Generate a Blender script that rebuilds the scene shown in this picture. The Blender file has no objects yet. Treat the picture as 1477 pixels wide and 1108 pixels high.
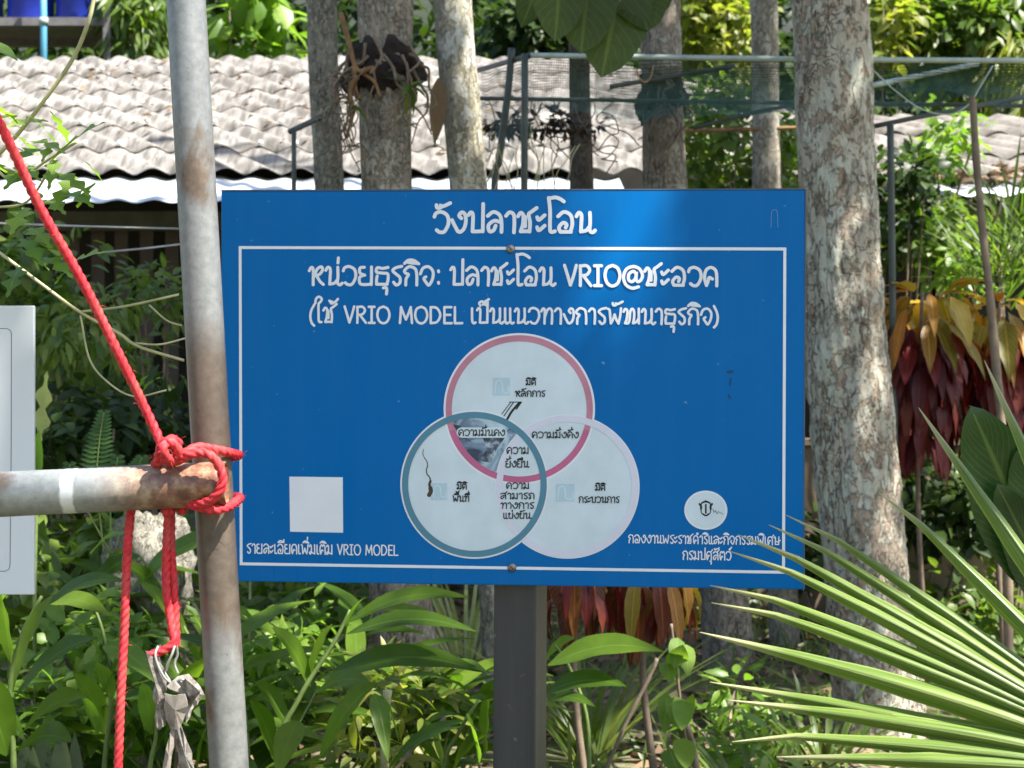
import bpy, math, random
import numpy as np
from mathutils import Vector, Matrix, noise

# ------------------------------------------------------------------ camera, light, exposure
scn = bpy.context.scene
COL = scn.collection
CAM_Z = 1.5
FPX = 738.5 / math.tan(math.radians(20.0))      # focal length in photo pixels
cam_d = bpy.data.cameras.new("camera")
cam = bpy.data.objects.new("camera", cam_d)
COL.objects.link(cam)
cam.location = (0, 0, CAM_Z)
cam.rotation_euler = (math.radians(90), 0, 0)
cam_d.angle = math.radians(40)
cam_d.clip_start = 0.05
cam_d.clip_end = 500
cam_d.dof.use_dof = True
cam_d.dof.focus_distance = 2.65
cam_d.dof.aperture_fstop = 8
scn.camera = cam

SUN = Vector((0.46, -0.25, 0.855)).normalized()   # direction towards the sun
w = bpy.data.worlds.new("World")
scn.world = w
w.use_nodes = True
nt = w.node_tree
nt.nodes.clear()
sky = nt.nodes.new("ShaderNodeTexSky")
sky.sky_type = 'NISHITA'
sky.sun_disc = False
sky.sun_elevation = math.asin(SUN.z)
sky.sun_rotation = math.atan2(SUN.x, SUN.y)
sky.air_density = 1.3
sky.dust_density = 2.0
bg = nt.nodes.new("ShaderNodeBackground")
bg.inputs[1].default_value = 0.078
wo = nt.nodes.new("ShaderNodeOutputWorld")
nt.links.new(sky.outputs[0], bg.inputs[0])
nt.links.new(bg.outputs[0], wo.inputs[0])

sd = bpy.data.lights.new("sun", 'SUN')
sd.energy = 5.0
sd.angle = math.radians(0.5)
sd.color = (1.0, 0.95, 0.86)
so = bpy.data.objects.new("sun", sd)
COL.objects.link(so)
so.location = (3, -2, 20)
so.rotation_euler = SUN.to_track_quat('Z', 'Y').to_euler()

scn.view_settings.view_transform = 'Standard'
scn.view_settings.look = 'None'
scn.view_settings.gamma = 1
scn.view_settings.exposure = 1.72
scn.cycles.use_denoising = True
scn.cycles.max_bounces = 8
scn.cycles.transparent_max_bounces = 12
scn.cycles.sample_clamp_indirect = 6

# ------------------------------------------------------------------ helpers
def P(px, py, Y):
    """world point seen at photo pixel (px, py) at distance Y"""
    return Vector(((px - 738.5) / FPX * Y, Y, CAM_Z - (py - 554.0) / FPX * Y))

def PX(n, Y):
    return n / FPX * Y

def lin(r, g, b):
    f = lambda c: (c / 255 / 12.92) if c / 255 <= 0.04045 else ((c / 255 + 0.055) / 1.055) ** 2.4
    return (f(r), f(g), f(b), 1.0)

ORG = {}
def tag(o, label=None, cat=None, group=None, kind=None):
    if label: o["label"] = label
    if cat: o["category"] = cat
    if group: o["group"] = group
    if kind: o["kind"] = kind
    return o

def thing(name, label, cat, loc, group=None):
    o = bpy.data.objects.new(name, None)
    COL.objects.link(o)
    o.empty_display_size = 0.1
    o.location = loc
    ORG[o] = Vector(loc)
    return tag(o, label, cat, group)

class MB:
    def __init__(s):
        s.v = []; s.f = []; s.uv = None; s.sm = []
    def add(s, vs, fs, smooth=True):
        b = len(s.v)
        s.v += [tuple(x) for x in vs]
        s.f += [tuple(i + b for i in f) for f in fs]
        s.sm += [smooth] * len(fs)
    def box(s, c, size, rot=None):
        hx, hy, hz = [a / 2 for a in size]
        vs = [Vector((x, y, z)) for x in (-hx, hx) for y in (-hy, hy) for z in (-hz, hz)]
        if rot: vs = [rot @ q for q in vs]
        vs = [q + Vector(c) for q in vs]
        s.add(vs, [(0, 1, 3, 2), (4, 6, 7, 5), (0, 4, 5, 1), (2, 3, 7, 6), (0, 2, 6, 4), (1, 5, 7, 3)], False)
    def beam(s, a, b, wx, wz, up=(0, 0, 1)):
        """square bar from a to b"""
        a = Vector(a); b = Vector(b); d = (b - a).normalized()
        x = d.cross(Vector(up)).normalized(); z = x.cross(d)
        vs = []
        for q in (a, b):
            for i, j in ((-1, -1), (1, -1), (1, 1), (-1, 1)):
                vs.append(q + x * wx / 2 * i + z * wz / 2 * j)
        s.add(vs, [(3, 2, 1, 0), (4, 5, 6, 7), (0, 1, 5, 4), (1, 2, 6, 5), (2, 3, 7, 6), (3, 0, 4, 7)], False)
    def tube(s, pts, rad, n=10, cap=True, prof=None):
        pts = [Vector(p) for p in pts]
        m = len(pts)
        if not hasattr(rad, '__len__'): rad = [rad] * m
        T = []
        for i in range(m):
            t = pts[min(i + 1, m - 1)] - pts[max(i - 1, 0)]
            T.append(t.normalized() if t.length > 1e-9 else Vector((0, 0, 1)))
        ref = Vector((0, 1, 0)) if abs(T[0].y) < 0.9 else Vector((1, 0, 0))
        u = T[0].cross(ref).normalized()
        vs = []; acc = 0
        for i in range(m):
            if i: acc += (pts[i] - pts[i - 1]).length
            u = (u - T[i] * u.dot(T[i])).normalized()
            v = T[i].cross(u)
            for k in range(n):
                a = 2 * math.pi * k / n
                r = rad[i] * (prof(a, acc) if prof else 1)
                vs.append(pts[i] + u * (r * math.cos(a)) + v * (r * math.sin(a)))
        fs = [(i * n + k, i * n + (k + 1) % n, (i + 1) * n + (k + 1) % n, (i + 1) * n + k) for i in range(m - 1) for k in range(n)]
        if cap:
            fs += [tuple(reversed(range(n))), tuple(range((m - 1) * n, m * n))]
        s.add(vs, fs)
    def build(s, name, mat, parent=None, org=None):
        o0 = org if org is not None else (ORG.get(parent) if parent else Vector((0, 0, 0)))
        me = bpy.data.meshes.new(name)
        V = np.array(s.v, dtype=np.float64) - np.array(o0)
        me.from_pydata(V.tolist(), [], s.f)
        me.polygons.foreach_set("use_smooth", s.sm)
        me.update()
        if s.uv:
            ul = me.uv_layers.new(name='UVMap')
            for lp in me.loops: ul.data[lp.index].uv = s.uv[lp.vertex_index]
        o = bpy.data.objects.new(name, me)
        if mat: me.materials.append(mat)
        COL.objects.link(o)
        if parent:
            o.parent = parent
            ORG[o] = Vector(o0)
            if org is not None: o.location = Vector(org) - ORG[parent]
        else:
            o.location = o0
        return o

def smooth(pts, n=8):
    """Catmull-Rom through the points (any dimension)"""
    p = [np.array(q, float) for q in pts]
    if len(p) < 3:
        return [tuple(p[0] + (p[-1] - p[0]) * t) for t in np.linspace(0, 1, n + 1)]
    p = [2 * p[0] - p[1]] + p + [2 * p[-1] - p[-2]]
    out = []
    for i in range(1, len(p) - 2):
        a, b, c, d = p[i - 1:i + 3]
        for k in range(n):
            t = k / n
            out.append(tuple(0.5 * (2 * b + (c - a) * t + (2 * a - 5 * b + 4 * c - d) * t * t + (3 * b - a - 3 * c + d) * t ** 3)))
    out.append(tuple(p[-2]))
    return out

# ------------------------------------------------------------------ materials
class NT:
    def __init__(s, name):
        s.m = bpy.data.materials.new(name); s.m.use_nodes = True
        s.t = s.m.node_tree; s.t.nodes.clear()
        s.out = s.n("OutputMaterial")
    def n(s, typ, **kw):
        nd = s.t.nodes.new("ShaderNode" + typ)
        for k, v in kw.items(): setattr(nd, k, v)
        return nd
    def set(s, sock, v):
        if isinstance(v, bpy.types.NodeSocket): s.t.links.new(v, sock)
        else: sock.default_value = v
    def coord(s, scale=(1, 1, 1), kind='Object'):
        c = s.n("TexCoord"); m = s.n("Mapping")
        s.set(m.inputs['Vector'], c.outputs[kind]); m.inputs['Scale'].default_value = scale
        return m.outputs[0]
    def noise(s, vec, scale, detail=4, rough=0.55, dist=0):
        n = s.n("TexNoise"); s.set(n.inputs['Vector'], vec)
        n.inputs['Scale'].default_value = scale; n.inputs['Detail'].default_value = detail
        n.inputs['Roughness'].default_value = rough; n.inputs['Distortion'].default_value = dist
        return n.outputs['Fac']
    def ramp(s, fac, *stops, interp='LINEAR'):
        r = s.n("ValToRGB"); s.set(r.inputs[0], fac)
        r.color_ramp.interpolation = interp
        e = r.color_ramp.elements
        while len(e) < len(stops): e.new(0.5)
        for el, (p, c) in zip(e, stops):
            el.position = p
            el.color = c if hasattr(c, '__len__') else (c, c, c, 1)
        return r.outputs[0]
    def mix(s, fac, a, b, mode='MIX'):
        m = s.n("Mix", data_type='RGBA', blend_type=mode)
        s.set(m.inputs[0], fac); s.set(m.inputs[6], a); s.set(m.inputs[7], b)
        return m.outputs[2]
    def math(s, op, a, b=0.0, clamp=False):
        m = s.n("Math", operation=op, use_clamp=clamp)
        s.set(m.inputs[0], a); s.set(m.inputs[1], b)
        return m.outputs[0]
    def bsdf(s, col, rough=0.6, metal=0.0, spec=0.5, bump=None, bstr=0.3, bdist=0.01):
        b = s.n("BsdfPrincipled")
        s.set(b.inputs['Base Color'], col); s.set(b.inputs['Roughness'], rough)
        s.set(b.inputs['Metallic'], metal); b.inputs['Specular IOR Level'].default_value = spec
        if bump is not None:
            u = s.n("Bump"); u.inputs['Strength'].default_value = bstr; u.inputs['Distance'].default_value = bdist
            s.set(u.inputs['Height'], bump); s.set(b.inputs['Normal'], u.outputs[0])
        return b.outputs[0]
    def done(s, sh):
        s.set(s.out.inputs[0], sh); return s.m

def m_plain(name, c, rough=0.6, metal=0.0, var=0.25, scale=8, bstr=0.15):
    t = NT(name); v = t.coord()
    f = t.noise(v, scale, 6)
    dark = tuple(x * (1 - var) for x in c[:3]) + (1,)
    lite = tuple(min(1, x * (1 + var)) for x in c[:3]) + (1,)
    return t.done(t.bsdf(t.ramp(f, (0.3, dark), (0.7, lite)), rough, metal, bump=t.noise(v, scale * 8, 3), bstr=bstr, bdist=0.002))

def m_leaf(name, stops, trans=0.35, tcol=None, rough=0.42, vein=0.0, spots=None, veincol=None, spec=0.4, nveins=14):
    """stops: colours picked per leaf"""
    t = NT(name)
    g = t.n("NewGeometry")
    k = len(stops)
    col = t.ramp(g.outputs['Random Per Island'], *[(i / max(1, k - 1), c) for i, c in enumerate(stops)])
    v = t.coord()
    nz = t.noise(v, 22, 3)
    col = t.mix(t.ramp(nz, (0.35, 0.0), (0.7, 0.45)), col, t.mix(1.0, col, (0.55, 0.6, 0.45, 1), 'MULTIPLY'))
    bump = None
    if vein > 0 or spots:
        uvn = t.n("TexCoord"); sp = t.n("SeparateXYZ"); t.set(sp.inputs[0], uvn.outputs['UV'])
        du = t.math('ABSOLUTE', t.math('SUBTRACT', sp.outputs[0], 0.5))
        if vein > 0:
            mid = t.ramp(du, (0.015, 1.0), (0.05, 0.0))
            s2 = t.math('FRACT', t.math('MULTIPLY', t.math('SUBTRACT', sp.outputs[1], t.math('MULTIPLY', du, 0.55)), float(nveins)))
            side = t.ramp(s2, (0.0, 0.5), (0.12, 0.0), (0.88, 0.0), (1.0, 0.5))
            vm = t.math('MAXIMUM', mid, side)
            col = t.mix(t.math('MULTIPLY', vm, vein), col, veincol or (0.25, 0.33, 0.08, 1))
            bump = vm
        if spots:
            sm = t.ramp(t.noise(v, 9, 5, 0.65), (spots[1], 0.0), (spots[1] + 0.05, 1.0))
            col = t.mix(sm, col, spots[0])
    b = t.bsdf(col, rough, 0, spec, bump=bump, bstr=0.25, bdist=0.003)
    tr = t.n("BsdfTranslucent")
    t.set(tr.inputs[0], t.mix(1.0, col, tcol or (2.2, 2.4, 0.9, 1), 'MULTIPLY'))
    mx = t.n("MixShader"); mx.inputs[0].default_value = trans
    t.set(mx.inputs[1], b); t.set(mx.inputs[2], tr.outputs[0])
    return t.done(mx.outputs[0])

def m_bark(name, dark, mid, lichen, amount=0.5, scale=1.0, crack=0.6, lichen2=None, moss=None, patch=20, bdist=0.02):
    t = NT(name)
    v = t.coord((scale, scale, scale * 0.5))
    def ridge(sc, det, wd, vec=v, dist=1.2):
        q = t.math('ABSOLUTE', t.math('SUBTRACT', t.noise(vec, sc, det, 0.5, dist), 0.5))
        return t.ramp(q, (0.0, 1.0), (wd, 0.0))
    vert = t.coord((scale * 1.5, scale * 1.5, scale * 0.30))
    ck = t.math('MAXIMUM', t.math('MULTIPLY', ridge(17, 5, 0.016, t.coord((scale, scale, scale * 0.8)), 0.2), t.ramp(t.noise(v, 9, 3), (0.48, 0.0), (0.6, 1.0))),
                t.math('MULTIPLY', ridge(18, 5, 0.024, vert, 0.15), t.ramp(t.noise(v, 6, 3), (0.47, 0.0), (0.58, 1.0))))
    fine = t.noise(v, 45, 9, 0.72)
    streak = t.noise(t.coord((26 * scale, 26 * scale, 4 * scale)), 1.0, 6, 0.65)
    big = t.noise(v, 3.3, 5, 0.6)
    col = t.mix(t.ramp(streak, (0.35, 0.0), (0.65, 1.0)), dark, mid)
    col = t.mix(t.ramp(fine, (0.4, 0.0), (0.7, 0.8)), col, tuple(c * 1.55 for c in mid[:3]) + (1,))
    lm = t.math('ADD', t.math('MULTIPLY', t.noise(t.coord((scale, scale, scale * 0.7)), patch, 10, 0.74, 0.15), 0.75), t.math('MULTIPLY', big, 0.25))
    th = 0.60 - 0.22 * amount
    l1 = t.ramp(lm, (th, 0.0), (th + 0.025, 1.0))
    lc = t.mix(t.ramp(t.noise(v, 9, 5, 0.6), (0.42, 0.0), (0.58, 1.0)), lichen, lichen2 or tuple(c * 0.6 for c in lichen[:3]) + (1,))
    lc = t.mix(t.ramp(fine, (0.36, 0.75), (0.55, 0.0)), lc, mid)
    col = t.mix(l1, col, lc)
    # thin dark rim where a lichen flake lifts
    rim = t.ramp(lm, (th - 0.012, 0.0), (th, 0.75), (th + 0.012, 0.0))
    col = t.mix(t.math('MULTIPLY', rim, crack), col, tuple(c * 0.35 for c in dark[:3]) + (1,))
    if moss:
        col = t.mix(t.ramp(t.noise(v, 3.2, 6, 0.65), (0.53, 0.0), (0.6, 0.8)), col, moss)
    col = t.mix(t.math('MULTIPLY', ck, crack), col, tuple(c * 0.25 for c in dark[:3]) + (1,))
    h = t.math('ADD', t.math('SUBTRACT', t.math('MULTIPLY', fine, 0.7), ck), t.math('MULTIPLY', l1, 0.45))
    return t.done(t.bsdf(col, 0.92, 0, 0.12, bump=h, bstr=0.9, bdist=bdist))

# ------------------------------------------------------------------ leaves
def leaf_tpl(kind='lance', seg=4, fold=0.25, droop=0.25, wave=0.0):
    """unit leaf along +y, width along x (half width 1), normal +z"""
    vs = []; uv = []; fs = []
    vv = np.linspace(0, 1, seg + 1)
    for i, t in enumerate(vv):
        if kind == 'lance': wd = math.sin(math.pi * min(1, t ** 0.75 * 1.0)) ** 0.85
        elif kind == 'oval': wd = math.sin(math.pi * t ** 0.85) ** 0.6
        elif kind == 'strap': wd = min(1, 0.55 + t * 1.6) * (1 - max(0, (t - 0.45) / 0.55) ** 1.8)
        elif kind == 'lobed': wd = math.sin(math.pi * t ** 0.8) ** 0.7 * (0.72 + 0.42 * math.cos(t * 2 * math.pi * 3.0))
        elif kind == 'heart': wd = math.sin(math.pi * min(1, 0.12 + 0.88 * t) ** 1.0) ** 0.7 * (1.15 - 0.35 * t)
        if i == 0: wd = 0.06 if kind != 'strap' else 0.5
        if i == seg: wd = 0.0
        z = 0.0
        wv = wave * math.sin(t * 17.0)
        for s in (-1, 0, 1):
            vs.append((s * wd, t, z + abs(s) * (fold * wd + wv * (1 if s > 0 else -0.8)), -droop * t * t))
            uv.append((0.5 + 0.5 * s, t))
    for i in range(seg):
        a = i * 3
        fs += [(a, a + 1, a + 4, a + 3), (a + 1, a + 2, a + 5, a + 4)]
    return np.array(vs), np.array(fs), np.array(uv)

QUAD = (np.array([(-0.05, 0, 0, 0), (-1, .45, .25, -.03), (0, .45, 0, -.03), (1, .45, .25, -.03), (0, 1, 0, -.18), (0.05, 0, 0, 0)]),
        np.array([(0, 5, 2, 1), (5, 3, 2, 2), (1, 2, 4, 4), (2, 3, 4, 4)]), np.array([(.5, 0), (0, .45), (.5, .45), (1, .45), (.5, 1), (.5, 0)]))
DIA = (np.array([(0, 0, 0, 0), (-1, .5, .25, 0), (0, 1, 0, -.1), (1, .5, .25, 0)]), np.array([(0, 3, 2, 1)]), np.array([(.5, 0), (0, .5), (.5, 1), (1, .5)]))

def batch(name, mat, parent, pos, dirs, ups, L, Wd, tpl, org=None, smooth_=True):
    """one mesh holding the leaves of ONE plant part"""
    tv, tf, tuv = tpl
    pos = np.asarray(pos, float); d = np.asarray(dirs, float); u = np.asarray(ups, float)
    n = len(pos)
    L = np.broadcast_to(np.asarray(L, float), (n,)); Wd = np.broadcast_to(np.asarray(Wd, float), (n,))
    d = d / np.maximum(1e-9, np.linalg.norm(d, axis=1, keepdims=True))
    x = np.cross(d, u); x /= np.maximum(1e-9, np.linalg.norm(x, axis=1, keepdims=True))
    z = np.cross(x, d)
    V = (pos[:, None, :] + x[:, None, :] * (tv[None, :, 0:1] * Wd[:, None, None])
         + d[:, None, :] * (tv[None, :, 1:2] * L[:, None, None])
         + z[:, None, :] * (tv[None, :, 2:3] * Wd[:, None, None] + tv[None, :, 3:4] * L[:, None, None]))
    V = V.reshape(-1, 3)
    m = len(tv)
    F = (tf[None, :, :] + (np.arange(n) * m)[:, None, None]).reshape(-1, tf.shape[1])
    faces = [tuple(dict.fromkeys(f)) for f in F.tolist()]
    o0 = org if org is not None else (ORG.get(parent) if parent else Vector((0, 0, 0)))
    me = bpy.data.meshes.new(name)
    me.from_pydata((V - np.array(o0)).tolist(), [], faces)
    if smooth_: me.polygons.foreach_set("use_smooth", [True] * len(faces))
    ul = me.uv_layers.new(name="UVMap")
    li = np.empty(len(me.loops), dtype=np.int32); me.loops.foreach_get("vertex_index", li)
    UV = np.tile(tuv, (n, 1))
    ul.data.foreach_set("uv", UV[li].astype(np.float32).ravel())
    me.materials.append(mat); me.update()
    o = bpy.data.objects.new(name, me); COL.objects.link(o)
    if parent: o.parent = parent; ORG[o] = Vector(o0)
    else: o.location = o0
    return o

R = np.random.default_rng(7)
def rnd_dirs(n, zmin=-1, zmax=1):
    z = R.uniform(zmin, zmax, n); a = R.uniform(0, 2 * math.pi, n); r = np.sqrt(1 - z * z)
    return np.stack([r * np.cos(a), r * np.sin(a), z], 1)

def cluster_points(center, rad, nclu, per, crad, shell=0.3):
    """leaf positions in clumps spread through an ellipsoid; returns pos, outward dirs"""
    c = np.array(center, float); rad = np.array(rad, float)
    d = rnd_dirs(nclu); rr = (shell + (1 - shell) * R.random(nclu)) ** 0.6
    cc = c + d * rr[:, None] * rad
    dd = rnd_dirs(nclu * per); r2 = R.random(nclu * per) ** 0.5
    p = np.repeat(cc, per, 0) + dd * (r2 * crad)[:, None]
    return p, dd, cc

def shrub(name, label, cat, center, rad, nclu, per, crad, L, Wd, mat, stem_mat, base_z=0.0, tpl=QUAD, stems=5, group=None, droop=0.3, stem_r=0.012, fol='foliage', keep=None):
    c = Vector(center)
    t = thing(name, label, cat, (c.x, c.y, base_z), group)
    p, d, cc = cluster_points(center, rad, nclu, per, crad)
    if keep is not None:
        k = keep(p); p = p[k]; d = d[k]
    d = d + np.array([0, -0.15, -droop]) + 0.4 * rnd_dirs(len(p))
    up = rnd_dirs(len(p)) * 0.6 + np.array([0.2, -0.3, 1.0])
    batch(fol, mat, t, p, d, up, L * R.uniform(0.65, 1.25, len(p)), Wd * R.uniform(0.7, 1.2, len(p)), tpl)
    if stems:
        mb = MB()
        for i in range(stems):
            e = cc[R.integers(len(cc))]
            s0 = Vector((c.x + R.uniform(-.2, .2) * rad[0], c.y + R.uniform(-.2, .2) * rad[1], base_z))
            e = Vector(e); mid = (s0 + e) / 2 + Vector((R.uniform(-.15, .15), R.uniform(-.15, .15), 0.1)) * rad[0]
            pts = smooth([s0, mid, e], 6)
            mb.tube(pts, list(np.linspace(stem_r, stem_r * 0.4, len(pts))), 6)
        mb.build('stem', stem_mat, t)
    return t
# ------------------------------------------------------------------ material set
M_blue = None
t = NT("sign_blue"); v = t.coord()
n1 = t.noise(v, 2.5, 5); n2 = t.noise(t.coord((40, 40, 3)), 1.0, 4)
c = t.mix(t.ramp(n1, (0.35, 0.0), (0.75, 0.35)), (0.0, 0.128, 0.405, 1), (0.0008, 0.15, 0.45, 1))
c = t.mix(t.ramp(t.noise(t.coord((26, 26, 1.1)), 1.0, 6, 0.62), (0.46, 0.0), (0.74, 0.10)), c, (0.035, 0.20, 0.46, 1))
c = t.mix(t.ramp(t.noise(v, 7, 7, 0.7), (0.54, 0.0), (0.72, 0.07)), c, (0.05, 0.19, 0.40, 1))
c = t.mix(t.ramp(t.noise(v, 90, 2), (0.735, 0.0), (0.76, 0.5)), c, (0.25, 0.4, 0.6, 1))
M_blue = t.done(t.bsdf(c, t.ramp(n2, (0.3, 0.27), (0.7, 0.36)), 0, 0.12))

def m_print(name, c, rough=0.35, var=0.06):
    t = NT(name); v = t.coord()
    f = t.noise(v, 14, 5)
    d = tuple(x * (1 - var) for x in c[:3]) + (1,)
    return t.done(t.bsdf(t.ramp(f, (0.35, d), (0.65, c)), rough, 0, 0.35))
M_white = m_print("print_white", (0.76, 0.80, 0.86, 1))
M_disc = m_print("print_disc", (0.63, 0.745, 0.82, 1), 0.35, 0.10)
M_lilac = m_print("print_lilac", (0.66, 0.68, 0.80, 1), 0.35, 0.05)
M_pink = m_print("print_pink", (0.55, 0.14, 0.29, 1), 0.35, 0.15)
M_pinkfade = m_print("print_pink_faded", (0.56, 0.24, 0.33, 1), 0.35, 0.2)
M_teal = m_print("print_teal", (0.085, 0.24, 0.34, 1), 0.35, 0.08)
M_black = m_print("print_black", (0.012, 0.016, 0.02, 1), 0.4, 0.2)
M_icon = m_print("print_pale_teal", (0.47, 0.64, 0.74, 1), 0.35, 0.12)
M_rust_stain = m_print("rust_stain", (0.10, 0.075, 0.05, 1), 0.8, 0.5)

t = NT("worn_picture"); v = t.coord((1, 1, 1))
a = t.noise(v, 14, 4, 0.6, 0.8)
M_worn = t.done(t.bsdf(t.ramp(a, (0.33, (0.03, 0.05, 0.09, 1)), (0.43, (0.17, 0.25, 0.36, 1)), (0.5, (0.36, 0.50, 0.60, 1)), (0.63, (0.52, 0.64, 0.72, 1))), 0.4))
t = NT("worn_picture_dark"); v = t.coord((1, 1, 1))
a = t.noise(v, 45, 4, 0.6, 0.5)
M_worn2 = t.done(t.bsdf(t.ramp(a, (0.4, (0.02, 0.03, 0.06, 1)), (0.5, (0.09, 0.12, 0.18, 1)), (0.64, (0.40, 0.5, 0.58, 1))), 0.4))

t = NT("dark_grey_paint"); v = t.coord()
c = t.ramp(t.noise(t.coord((18, 18, 1.6)), 1.0, 6, 0.65), (0.3, (0.026, 0.029, 0.033, 1)), (0.7, (0.055, 0.057, 0.06, 1)))
c = t.mix(t.ramp(t.noise(v, 55, 5, 0.7), (0.66, 0.0), (0.70, 0.8)), c, (0.16, 0.15, 0.13, 1))
c = t.mix(t.ramp(t.noise(v, 30, 5, 0.7), (0.70, 0.0), (0.73, 0.9)), c, (0.10, 0.045, 0.02, 1))
M_post = t.done(t.bsdf(c, 0.4, 0, 0.5, bump=t.noise(v, 40, 5), bstr=0.25, bdist=0.003))
M_edge = m_plain("board_edge", (0.05, 0.08, 0.13, 1), 0.5)
M_screw = m_plain("screw_metal", (0.25, 0.24, 0.23, 1), 0.35, 0.8)
M_panel = m_plain("white_panel", (0.70, 0.74, 0.79, 1), 0.4, 0, 0.04, 3, 0.02)
M_line = m_print("grey_line", (0.16, 0.18, 0.21, 1))

def m_pipe(name, zones, rust_amt):
    """galvanised steel with brown stain patches; zones = (coordinate scale)"""
    t = NT(name); v = t.coord(zones)
    base = t.ramp(t.noise(t.coord((1, 1, 1)), 60, 5, 0.7), (0.3, (0.16, 0.17, 0.172, 1)), (0.7, (0.26, 0.27, 0.272, 1)))
    stain = t.ramp(t.noise(v, 1.0, 5, 0.6, 0.4), (0.52 - rust_amt, 0.0), (0.62 - rust_amt * 0.6, 0.9))
    br = t.ramp(t.noise(t.coord((1, 1, 1)), 45, 6, 0.7), (0.3, (0.075, 0.048, 0.030, 1)), (0.7, (0.17, 0.12, 0.082, 1)))
    c = t.mix(stain, base, br)
    pit = t.noise(t.coord((1, 1, 1)), 150, 3, 0.6)
    c = t.mix(t.ramp(pit, (0.70, 0.0), (0.74, 0.8)), c, (0.06, 0.05, 0.045, 1))
    return t, c, stain, pit
t, c, st, pit = m_pipe("galvanised_pole", (9, 9, 3.2), -0.025)
# brown bands where the zinc has gone, at fixed heights along the pole
sp = t.n("SeparateXYZ"); t.set(sp.inputs[0], t.coord())
hz = t.math('ADD', sp.outputs[2], t.math('MULTIPLY', t.noise(t.coord(), 14, 4), 0.06))
band = t.ramp(t.math('DIVIDE', hz, 2.4), (0.0, 0.05), (0.41, 0.10), (0.455, 0.05), (0.49, 0.85), (0.59, 0.9), (0.655, 0.85), (0.685, 0.08), (1.0, 0.0))
xs = t.ramp(t.math('ADD', sp.outputs[0], t.math('MULTIPLY', t.noise(t.coord((20, 20, 2)), 1.0, 4), 0.05)), (0.0, 0.0), (0.001, 0.0))
rb = t.ramp(t.noise(t.coord(), 38, 6, 0.7), (0.3, (0.05, 0.031, 0.02, 1)), (0.7, (0.115, 0.08, 0.054, 1)))
c = t.mix(band, c, rb)
M_pole = t.done(t.bsdf(c, 0.38, t.math('MULTIPLY', t.math('SUBTRACT', 1.0, band), 0.30), 0.5, bump=pit, bstr=0.15, bdist=0.002))

t, c, st, pit = m_pipe("galvanised_rail", (7, 7, 7), 0.0)
c = t.mix(1.0, c, (1.28, 1.3, 1.28, 1), "MULTIPLY")
sp = t.n("SeparateXYZ"); t.set(sp.inputs[0], t.coord())
xr = t.math('ADD', sp.outputs[0], t.math('MULTIPLY', t.noise(t.coord(), 30, 4), 0.05))
# object origin sits at the rail's tied end; -x runs along it
rm = t.ramp(t.math('ADD', t.math('MULTIPLY', xr, 1.0), 0.9), (0.0, 0.6), (0.18, 0.4), (0.30, 0.0), (0.72, 0.0), (0.80, 0.75), (0.95, 0.95))
rn = t.ramp(t.noise(t.coord(), 30, 6, 0.7), (0.36, (0.10, 0.024, 0.010, 1)), (0.47, (0.21, 0.07, 0.028, 1)), (0.55, (0.28, 0.17, 0.09, 1)), (0.68, (0.42, 0.33, 0.22, 1)))
c = t.mix(rm, c, rn)
wp = t.ramp(t.math('ABSOLUTE', t.math('ADD', t.math('ADD', sp.outputs[0], 0.232), t.math('MULTIPLY', t.noise(t.coord(), 40, 3), 0.012))), (0.008, 0.9), (0.0105, 0.0))
c = t.mix(wp, c, (0.72, 0.75, 0.78, 1))
M_rail = t.done(t.bsdf(c, 0.42, 0.15, 0.5, bump=t.noise(t.coord(), 70, 5), bstr=0.25, bdist=0.002))

t = NT("red_rope"); v = t.coord()
c = t.ramp(t.noise(v, 120, 4, 0.7), (0.3, (0.36, 0.010, 0.018, 1)), (0.7, (0.70, 0.040, 0.055, 1)))
c = t.mix(t.ramp(t.noise(v, 16, 5, 0.65), (0.45, 0.0), (0.7, 0.55)), c, (0.42, 0.10, 0.085, 1))
M_rope = t.done(t.bsdf(c, 0.62, 0, 0.3, bump=t.noise(v, 400, 2), bstr=0.3, bdist=0.001))
M_wire = m_plain("galvanised_wire", (0.42, 0.42, 0.40, 1), 0.35, 0.6)
t = NT("peeling_strip"); v = t.coord()
c = t.ramp(t.noise(v, 35, 6, 0.7), (0.40, (0.10, 0.075, 0.055, 1)), (0.48, (0.25, 0.22, 0.18, 1)), (0.65, (0.40, 0.37, 0.32, 1)))
M_strip = t.done(t.bsdf(c, 0.8, 0, 0.2, bump=t.noise(v, 60, 4), bstr=0.5, bdist=0.004))

M_b_big = m_bark("bark_lichen_plates", (0.19, 0.14, 0.10, 1), (0.40, 0.33, 0.26, 1), (0.54, 0.56, 0.48, 1), 0.62, 1.0, 0.6, (0.48, 0.44, 0.36, 1), None, 19, 0.02)
M_b_grey = m_bark("bark_grey", (0.14, 0.13, 0.105, 1), (0.29, 0.27, 0.225, 1), (0.38, 0.38, 0.32, 1), 0.35, 1.3, 0.5)
M_b_brown = m_bark("bark_brown", (0.16, 0.13, 0.105, 1), (0.34, 0.29, 0.235, 1), (0.46, 0.44, 0.38, 1), 0.42, 1.4, 0.6)
M_b_white = m_bark("bark_white_mottled", (0.25, 0.22, 0.15, 1), (0.40, 0.37, 0.29, 1), (0.66, 0.66, 0.61, 1), 0.5, 1.5, 0.3, (0.50, 0.47, 0.36, 1), None, 14)
M_b_pale = m_bark("bark_pale", (0.20, 0.17, 0.13, 1), (0.40, 0.36, 0.29, 1), (0.52, 0.50, 0.44, 1), 0.5, 1.5, 0.3)
M_b_dark = m_bark("bark_dark", (0.04, 0.036, 0.03, 1), (0.10, 0.085, 0.07, 1), (0.16, 0.15, 0.13, 1), 0.3, 1.5, 0.6)
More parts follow.
